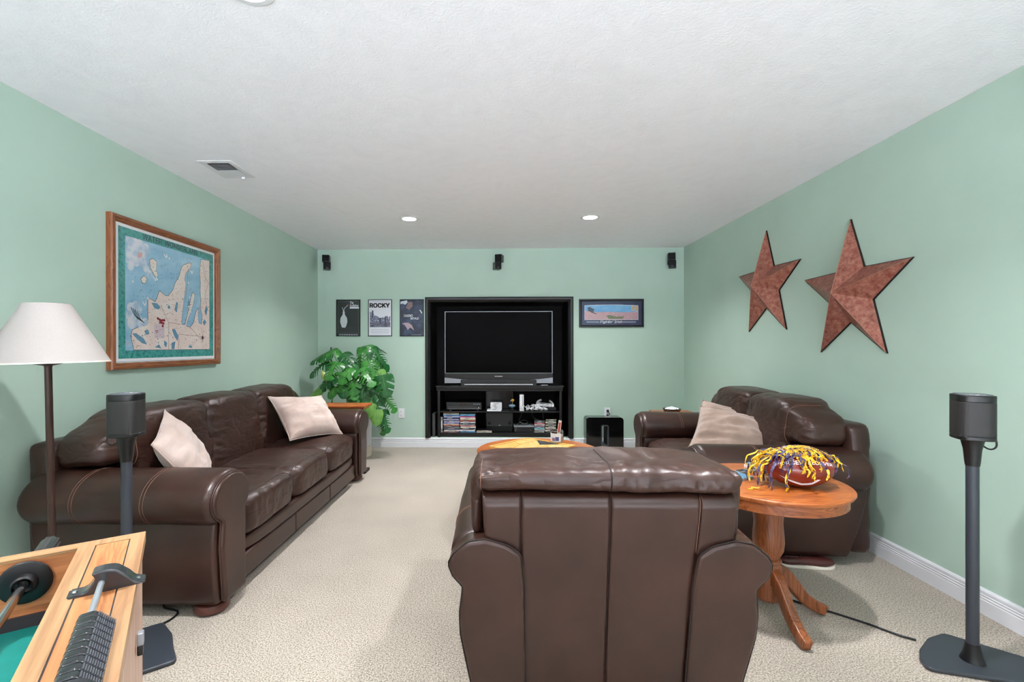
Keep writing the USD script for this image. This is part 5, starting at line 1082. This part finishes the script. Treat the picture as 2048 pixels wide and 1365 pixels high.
# candle jar and lighter
t = thing('candle_jar', 'glass candle jar with a white label on the coffee table', 'candle', (.449, 3.65, ct))
part(t, 'jar', lathe([(0, .002), (.044, .002), (.049, .006), (.05, .012), (.05, .098), (.048, .102), (.0465, .1), (.047, .012), (.0, .008)], 40), GLASS, 40)
part(t, 'wax', lathe([(0, .009), (.0458, .009), (.0458, .066), (0, .064)], 32), plain('wax_cream', (224, 212, 186), .5, subsurface_weight=.1), 40)
def wrap_label(u0, u1, z0_, z1_, r, th): 
    a = np.linspace(math.radians(u0), math.radians(u1), 24); V = []
    for rr in (r, r + th):
        for z in (z0_, z1_): V += [(rr * math.cos(x), rr * math.sin(x), z) for x in a]
    V = np.array(V); n = 24; F = []
    for i in range(n - 1):
        for p_, q_ in ((0, 1), (1, 3), (3, 2), (2, 0)): F += [[p_ * n + i, p_ * n + i + 1, q_ * n + i + 1], [p_ * n + i, q_ * n + i + 1, q_ * n + i]]
    m = trimesh.Trimesh(V, F, process=False); m.fix_normals(); return m
part(t, 'label', wrap_label(-175, -60, .02, .084, .0503, .0005), PAPER, 30)
part(t, 'label_print', wrap_label(-112, -80, .028, .058, .051, .0004), plain('label_blue', (64, 78, 140), .5), 30); part(t, 'label_print', wrap_label(-142, -114, .026, .05, .051, .0004), plain('label_plum', (150, 104, 140), .5), 30)
t = thing('lighter', 'long red and white lighter standing in the candle jar', 'lighter', (.461, 3.65, ct + .066), lean=(0, 7, 0))
part(t, 'handle', rbox((-.0125, -.009, 0), (.0125, .009, .115), .005), plain('lighter_white', (216, 206, 200), .4)); part(t, 'wrap_print', rbox((-.009, -.0098, .02), (.006, .0, .098), .0008), plain('lighter_red', (178, 72, 62), .4))
part(t, 'neck', cyl((0, 0, .113), (0, 0, .132), .007, 12), BLACK); part(t, 'nozzle', cyl((0, 0, .13), (.004, 0, .158), .0042, 10), plain('nozzle', (40, 40, 44), .3, metal=.5))
# ================================================================== end tables
def end_table(label, x0, x1, y0, y1, zt_, inset=.10):
    cx, cy = (x0 + x1) / 2, (y0 + y1) / 2; w, d = x1 - x0, y1 - y0
    t = thing('end_table', label, 'table', (cx, cy, 0))
    part(t, 'tabletop', rbox((-w / 2, -d / 2, zt_ - .018), (w / 2, d / 2, zt_), .004), CHERRY)
    V = lambda i, z: [(-w / 2 + i, -d / 2 + i, z), (w / 2 - i, -d / 2 + i, z), (w / 2 - i, d / 2 - i, z), (-w / 2 + i, d / 2 - i, z)]
    pr = [(.004, zt_ - .018), (.012, zt_ - .03), (.035, zt_ - .052), (.06, zt_ - .066), (.075, zt_ - .085), (.075, zt_ - .10)]
    vs = np.array(sum((V(i, z) for i, z in pr), [])); F = []
    for k in range(len(pr) - 1):
        for j in range(4):
            b = (j + 1) % 4; F += [[k * 4 + j, k * 4 + b, k * 4 + 4 + b], [k * 4 + j, k * 4 + 4 + b, k * 4 + 4 + j]]
    F += [[0, 1, 2], [0, 2, 3]]; e = (len(pr) - 1) * 4; F += [[e, e + 2, e + 1], [e, e + 3, e + 2]]
    m = trimesh.Trimesh(vs, F, process=False); m.fix_normals(); part(t, 'cove_moulding', m, CHERRY, 30)
    part(t, 'cabinet', rbox((-w / 2 + .085, -d / 2 + .085, .04), (w / 2 - .30, d / 2 - .08, zt_ - .095), .004), wood('cherry_z', (176, 96, 50), (150, 76, 38), (104, 50, 26), 'z'))
    part(t, 'door', rbox((w / 2 - .302, -d / 2 + .10, .08), (w / 2 - .294, d / 2 - .10, zt_ - .13), .003), CHERRY)
    part(t, 'base', rbox((-w / 2 + .03, -d / 2 + .01, 0), (w / 2 + .01, -d / 2 + .16, .03), .006), plain('base_dark', (52, 38, 34), .5)); return t
end_table('square wooden end table between the long sofa and the potted plant', -1.98, -1.315, 4.475, 4.76, .662)
end_table('wooden end table in the corner beyond the loveseat', 1.66, 2.08, 4.66, 5.20, .53)
t = thing('bead_tray', 'dark tray of white glass beads on the end table beyond the loveseat', 'tray', (1.765, 4.80, .53))
part(t, 'tray', lathe([(0, 0), (.05, 0), (.055, .012), (.08, .045), (.088, .066), (.092, .068), (.088, .07), (.074, .056), (.05, .022), (0, .018)], 32), plain('tray_dark', (70, 44, 34), .35), 40)
J = np.random.default_rng(5)
part(t, 'bead', cat(T(trimesh.creation.icosphere(1, J.uniform(.010, .016)), (.06 * r * math.cos(a), .06 * r * math.sin(a), .064 + .016 * (1 - r))) for r, a in zip(np.sqrt(J.random(34)), J.random(34) * 6.28)), plain('bead_white', (240, 242, 246), .12), 60, kind='stuff')
# ------------------------------------------------------------------ potted monstera
PX, PY = -1.665, 5.24
t = thing('potted_plant', 'large potted monstera with split leaves in the left corner', 'plant', (PX, PY, 0))
part(t, 'pot', lathe([(0, .0), (.19, .0), (.195, .01), (.20, .14), (.208, .50), (.212, .52), (.205, .53), (.195, .52), (.19, .47), (0, .47)], 48), plain('pot_white', (206, 206, 212), .5), 35)
part(t, 'pot_base', lathe([(.196, .0), (.204, .004), (.207, .12), (.2035, .125), (.2, .12), (.196, .0)], 48), plain('pot_cream', (206, 196, 178), .6), 35)
part(t, 'soil', lathe([(0, .46), (.10, .475), (.19, .465), (.19, .45), (0, .45)], 28), noisy('soil', [(.3, (40, 30, 24)), (.7, (70, 54, 42))], scale=(40, 40, 40), rough=.95))
part(t, 'stake', cyl((-.23 + .0, -.02, .45), (-.245, -.02, 1.235), .009, 10), plain('stake_dark', (52, 62, 60), .7))
def leaf_mesh(L, Wd, notch, curl, seed):
    """heart shaped leaf in xy (base at the origin, tip at +y), with side splits; bent and thick"""
    J = np.random.default_rng(seed); n = 46; top = []
    for i in range(n + 1):
        u = i / n; a = u * math.pi
        r = (1.0 - .0 * u)
        x = Wd / 2 * (math.sin(a) ** .8) * (1.12 - .42 * u); y = L * (-.18 * math.sin(a * .98) ** 2 * (1 - u) * 2.0 + (1 - math.cos(a)) / 2 * 1.0)
        top.append((x, y))
    out = Polygon(top + [(-x, y) for x, y in top[::-1]]).buffer(0)
    if out.geom_type != 'Polygon': out = max(out.geoms, key=lambda g: g.area)
    for s in (-1, 1):
        for k in range(notch):
            y0 = L * (.16 + .62 * (k + .5) / max(notch, 1)); ang = math.radians(24 + 8 * J.random())
            p0 = np.array([s * Wd * (.10 + .05 * J.random()), y0]); p1 = p0 + np.array([s * math.cos(ang), math.sin(ang)]) * Wd * .7
            w = L * .034 * (1 + .8 * J.random()); d = (p1 - p0) / np.linalg.norm(p1 - p0); nn = np.array([-d[1], d[0]])
            out = out.difference(Polygon([p0 - d * w * .6, p0 + nn * w * .5, p1 + nn * w * 1.5, p1 - nn * w * 1.5, p0 - nn * w * .5]))
    if out.geom_type != 'Polygon': out = max(out.geoms, key=lambda g: g.area)
    out = out.simplify(L * .008)
    v, f = trimesh.creation.triangulate_polygon(out, engine='earcut'); m = trimesh.Trimesh(np.c_[v, np.zeros(len(v))], f, process=False)
    m = m.subdivide_to_size(L * .16); v = np.array(m.vertices)
    x, y = v[:, 0] / (Wd / 2), v[:, 1] / L
    v[:, 2] = -curl * L * (.55 * np.clip(y, 0, 1) ** 2) + .16 * Wd * np.abs(x) ** .8 * .5 - .22 * Wd * x ** 2 * (1 + .3 * curl) + .012 * L * np.sin(y * 22) * np.abs(x)
    k = len(v); fb_ = np.array(m.faces)
    V = np.vstack([v, v - [0, 0, .0008]]); m2 = trimesh.Trimesh(V, np.vstack([fb_, fb_[:, ::-1] + k]), process=False)
    if m2.face_normals[0][2] < 0: m2.invert()
    return m2
def vein(L, Wd, notch, curl):
    P = [tube([(0, y * L, -curl * L * .55 * y * y + .0016) for y in np.linspace(0, .93, 9)], np.linspace(.0026, .0008, 9), 5)]
    return cat(P)
def frame_of(nrm, tip):
    n = np.array(nrm, float); n /= np.linalg.norm(n); y = np.array(tip, float); y -= n * (y @ n); y /= np.linalg.norm(y); x = np.cross(y, n); A = np.eye(4); A[:3, 0], A[:3, 1], A[:3, 2] = x, y, n; return A
LV = [  # position of the leaf base (world x, y, z), normal, tip direction, length, width, notches, curl, colour
 (-1.86, 5.12, 1.175, (-.1, -.5, .9), (-.9, -.4, -.1), .26, .22, 3, .5, 0), (-1.80, 5.16, 1.21, (.1, -.4, .9), (-.35, -.5, .25), .24, .22, 3, .8, 0), (-1.74, 5.13, 1.17, (.2, -.6, .8), (.7, -.5, -.2), .24, .21, 3, .7, 0),
 (-1.88, 5.08, 1.08, (-.2, -.6, .7), (-.9, -.3, -.35), .27, .22, 3, .6, 0), (-1.78, 5.05, 1.075, (0, -.6, .8), (-.2, -.6, -.7), .24, .23, 3, .6, 1), (-1.72, 5.1, 1.10, (.2, -.5, .8), (.8, -.2, -.3), .22, .19, 2, .7, 0),
 (-1.55, 5.16, 1.235, (-.5, -.8, .25), (-.15, -.35, -1), .30, .20, 3, .35, 1), (-1.50, 5.18, 1.25, (.2, -.8, .6), (.35, -.3, -.8), .32, .24, 4, .6, 0), (-1.43, 5.16, 1.22, (.5, -.7, .6), (.9, -.2, -.5), .30, .22, 4, .8, 0), (-1.47, 5.22, 1.24, (.2, -.2, 1), (.4, .4, .1), .24, .22, 3, .7, 0),
 (-1.44, 5.12, 1.09, (.3, -.9, .4), (.25, -.2, -1), .34, .22, 4, .3, 0), (-1.36, 5.14, .98, (.3, -.9, .3), (.3, -.2, -1), .28, .20, 3, .3, 1), (-1.40, 5.18, 1.10, (.6, -.5, .6), (.8, 0, -.7), .28, .21, 3, .5, 0),
 (-1.62, 5.04, 1.01, (0, -.6, .8), (-.3, -.7, -.35), .22, .2, 2, .6, 1), (-1.52, 5.02, 1.00, (.1, -.6, .8), (.6, -.5, -.3), .26, .22, 3, .6, 1), (-1.48, 5.06, .93, (.2, -.8, .6), (.5, -.4, -.7), .24, .22, 3, .5, 0), (-1.58, 5.02, .92, (0, -.8, .6), (.1, -.5, -.8), .22, .2, 2, .5, 0),
 (-1.70, 4.98, .965, (-.05, -1, .35), (-.05, -.3, -1), .225, .215, 4, .25, 1), (-1.79, 5.0, .93, (-.2, -.8, .6), (-.7, -.4, -.5), .22, .18, 2, .5, 0), (-1.86, 5.02, .88, (-.3, -.7, .6), (-.7, -.3, -.6), .2, .18, 2, .5, 0), (-1.70, 4.98, .84, (0, -.9, .45), (.2, -.3, -.9), .17, .16, 0, .3, 0), (-1.62, 5.0, .83, (.1, -.8, .6), (.4, -.4, -.7), .19, .17, 2, .4, 1), (-1.78, 4.99, .81, (-.2, -.8, .4), (-.4, -.3, -.8), .15, .14, 0, .3, 0), (-1.92, 5.0, .80, (-.3, -.7, .6), (-.9, -.3, -.4), .19, .15, 0, .4, 1),
 (-1.27, 5.0, .935, (.18, -1, .22), (.25, -.15, -1), .255, .25, 2, .18, 0), (-1.40, 5.04, .90, (.2, -.9, .4), (-.1, -.3, -.9), .2, .18, 2, .4, 1), (-1.36, 5.02, .80, (.3, -.9, .4), (.5, -.3, -.7), .22, .2, 2, .4, 0), (-1.43, 5.0, .76, (.1, -1, .2), (.05, -.2, -1), .24, .2, 2, .3, 1), (-1.26, 5.04, .70, (.4, -.8, .4), (.7, -.1, -.8), .22, .17, 3, .4, 0), (-1.34, 5.0, .64, (.3, -.9, .3), (.3, -.1, -1), .26, .19, 3, .3, 0), (-1.28, 5.02, .55, (.4, -.8, .3), (.3, -.1, -1), .26, .17, 4, .3, 0), (-1.30, 5.06, .44, (.3, -.9, .2), (.15, 0, -1), .18, .13, 3, .2, 0),
 (-1.39, 4.96, .635, (.1, -1, .3), (-.2, -.2, -1), .17, .16, 0, .3, 2), (-1.33, 4.97, .56, (.2, -1, .3), (.1, -.2, -1), .17, .16, 0, .3, 2), (-1.44, 4.97, .58, (0, -1, .3), (-.15, -.1, -1), .14, .13, 0, .3, 2), (-1.5, 5.0, .82, (.1, -.9, .4), (.3, -.4, -.8), .22, .2, 2, .4, 0), (-1.55, 4.99, .76, (0, -.9, .4), (-.1, -.4, -.9), .2, .17, 2, .4, 1)]
for i, (x, y, z, nr_, tp, L, Wd, nt, cu_, col) in enumerate(LV):
    nt = nt + 2 if nt > 2 else nt; col = 1 if (col == 0 and i % 3 == 1) else 2 if (col == 1 and i % 4 == 3) else col
    m = leaf_mesh(L, Wd, nt, cu_, i + 50); A = frame_of(nr_, tp); A[:3, 3] = (x - PX, y - PY, z); m.apply_transform(A)
    lf_ = part(t, 'leaf', m, GREENS[col], 50)
    v_ = vein(L, Wd, nt, cu_); v_.apply_transform(A); part(lf_, 'midrib', v_, STEM, 60)
    b0 = np.array([0.06 * math.sin(i * 2.3), .05 * math.cos(i * 1.7), .47]); b1 = np.array([x - PX, y - PY, z]); mid = b0 * .45 + b1 * .55 + np.array([0, .05, .07])
    q_ = smooth_path([b0, b0 * .8 + mid * .2 + [0, 0, .04], mid, b1], 5); part(t, 'stem', tube(q_, np.linspace(.006, .0032, len(q_)), 6), STEM, 60)
part(t, 'flower_stem', tube(smooth_path([(-.10, -.20, .47), (-.17, -.25, .72), (-.22, -.26, .90), (-.235, -.26, .945)]), .0045, 6), plain('stem_pale', (176, 190, 128), .5), 60)
part(t, 'flower_bud', T(lathe([(0, 0), (.012, .01), (.024, .04), (.026, .065), (.018, .095), (.006, .115), (0, .12)], 16), (-.225, -.26, .87), ry=-14), plain('bud_pale', (168, 182, 104), .45), 60)

# ================================================================== foosball table (local x along its end towards the camera, -y along its length)
FT = .85
t = thing('foosball_table', 'light oak foosball table with green playfield at the lower left corner', 'foosball table', (-.751, .967, 0), rotz=-55)
TL, TW = 1.28, .70
part(t, 'end_board', cat([sharp((0, -.0235, FT - .02), (TW, 0, FT)), sharp((0, -.105, FT - .02), (TW, -.0785, FT)), sharp((0, -.0785, FT - .02), (.030, -.0235, FT))]), LOAK, False)
part(t, 'inlay_strip', sharp((.032, -.0762, FT - .02), (TW, -.0258, FT - .0004)), BURL, False)
part(t, 'inlay_groove', cat([sharp((.030, -.0785, FT - .02), (TW, -.0762, FT - .0012)), sharp((.030, -.0258, FT - .02), (TW, -.0235, FT - .0012)), sharp((.03, -.0785, FT - .02), (.032, -.0235, FT - .0012))]), plain('groove_black', (36, 30, 30), .6), False)
part(t, 'end_panel', sharp((.004, -.03, .36), (TW - .004, -.006, FT - .02)), wood('panel_pink_oak', (202, 166, 146), (190, 152, 132), (168, 128, 108), 'z', rough=.5), False)
part(t, 'end_wall', sharp((.03, -.105, .40), (TW - .03, -.09, FT - .02)), ORANGE, False)
part(t, 'side_rail', sharp((0, -TL, FT - .005), (.031, -.105, FT)), LOAKY, False); part(t, 'side_rail', sharp((TW - .031, -TL, FT - .005), (TW, -.105, FT)), LOAKY, False)
part(t, 'side_wall', sharp((.001, -TL, .36), (.030, -.03, FT - .0052)), ORANGE, False); part(t, 'side_wall', sharp((TW - .03, -TL, .36), (TW - .001, -.03, FT - .0052)), ORANGE, False)
part(t, 'inner_trim', cat([sharp((.030, -TL, .722), (.036, -.105, .744)), sharp((TW - .036, -TL, .722), (TW - .03, -.105, .744))]), plain('trim_dark', (50, 42, 46), .5), False)
part(t, 'playfield', sharp((.03, -TL + .02, .71), (TW - .03, -.105, .722)), noisy('playfield_green', [(.4, (0, 112, 106)), (.6, (6, 128, 120))], scale=(6, 6, 6), rough=.4), False)
part(t, 'far_end_board', sharp((0, -TL - .105, FT - .02), (TW, -TL, FT)), LOAK, False); part(t, 'far_end_panel', sharp((.004, -TL - .1, .36), (TW - .004, -TL - .07, FT - .02)), LOAK, False)
part(t, 'cabinet_floor', sharp((.006, -TL - .07, .35), (TW - .006, -.006, .36)), LOAK, False)
for x in (.01, TW - .09):
    for y in (-.096, -TL - .09): part(t, 'leg', rbox((x, y, 0), (x + .08, y + .08, .36), .006), BLACK)
for y_, zr in ((-.178, .806), (-.36, .806), (-.54, .806), (-.72, .806), (-.90, .806), (-1.08, .806)):
    part(t, 'rod', cyl((-.16, y_, zr), (TW + .12, y_, zr), .0075, 14), CHROME)
    for xx, s in ((.036, 1), (TW - .036, -1)):
        part(t, 'bushing', T(lathe([(.009, -.004), (.036, -.002), (.039, .002), (.036, .005), (.020, .007), (.018, .02), (.0145, .022), (.0145, .01), (.009, .008), (.009, -.004)], 32), (xx - s * .003, y_, zr), ry=90 * s), BLACK, 40)
    hx = -.155 if y_ > -.2 or True else 0
    ang = np.arange(0, 20) / 20 * 2 * math.pi; rr = .0165 + .0015 * np.cos(ang * 10)
    g_ = T(soft_extrude(np.stack([.0172 * np.cos(a_ := np.linspace(0, 2 * math.pi, 61)[:-1]) * (1 + .07 * np.cos(10 * a_)), .0172 * np.sin(a_) * (1 + .07 * np.cos(10 * a_))], 1), .10, r=.004, step=.003), (0, 0, 0)); g_ = perm(g_, [(0, 1, 0), (0, 0, 1), (1, 0, 0)], (-.17, y_, zr))
    part(t, 'handle', g_, plain('handle_black', (24, 26, 30), .2, coat=.6), 40); part(t, 'handle_collar', cyl((-.072, y_, zr), (-.035, y_, zr), .0165, 24, .012), plain('handle_black', (24, 26, 30), .2, coat=.6), 40)
# abacus style score counter on the end board
ZB = FT
def bracket(x):
    o = Polygon([(-.086, 0), (-.0865, .004), (-.07, .006), (-.062, .012), (-.052, .038)] + arc(-.042, .030, .030, .028, 120, 60, 8).tolist() + [(-.024, .052), (-.01, .03), (-.002, .012), (.006, .006), (.012, .004), (.012, 0)])
    o = affinity.scale(o, 1, .58, origin=(0, 0)); m = soft_extrude(o.buffer(.002).buffer(-.002), .03, r=.003, step=.004); m = perm(m, [(0, 1, 0), (0, 0, 1), (1, 0, 0)], (x - .015, 0, ZB))
    p = part(t, 'score_bracket', m, plain('bracket_black', (34, 36, 42), .25, coat=.5), 45)
    for y_ in (-.078, .002): part(p, 'screw', T(lathe([(0, .003), (.003, .0025), (.004, 0)], 12), (x, y_ , ZB + .0035)), CHROME)
bracket(.25); bracket(.572)
part(t, 'score_rod', cyl((.25, -.044, ZB + .015), (.58, -.044, ZB + .015), .0045, 14), plain('score_rod', (176, 182, 188), .3, metal=.6))
BEAD = plain('bead_black', (28, 30, 35), .18, coat=.6); BEADR = noisy('bead_ribbed', [(.4, (48, 50, 56)), (.6, (66, 68, 76))], scale=(900, 60, 60), rough=.45)
for k in range(10):
    x = .392 + .0158 * k
    bp = Polygon([(-.056, .002), (-.056, .024), (-.052, .029), (-.037, .030), (-.034, .028), (-.014, .008), (-.014, .002)])
    bm = perm(soft_extrude(bp, .0140, r=.002, step=.004, steps=2), [(0, 1, 0), (0, 0, 1), (1, 0, 0)], (x, 0, ZB))
    part(t, 'score_bead', bm, BEAD, 50)
    d_ = np.array([.020, -.020]) / math.hypot(.020, .020); rb = []
    for j in range(9):
        q0 = np.array([-.0335, .0282]) + d_ * (.0015 + .003 * j); q1 = q0 + d_ * .0016; nn_ = np.array([.707, .707]) * .0012
        rb.append(perm(extr(Polygon([q0 - nn_, q1 - nn_, q1 + nn_ * .7, q0 + nn_ * .7]), .0115), [(0, 1, 0), (0, 0, 1), (1, 0, 0)], (x + .0012, 0, ZB)))
    part(t, 'bead_ribs', cat(rb), plain('rib_grey', (84, 86, 94), .45), False)
part(t, 'latch', rbox((.172, -.004, .706), (.188, .006, .728), .002), SILVER); part(t, 'latch_catch', rbox((.173, -.004, .688), (.187, .005, .706), .002), BLACK)
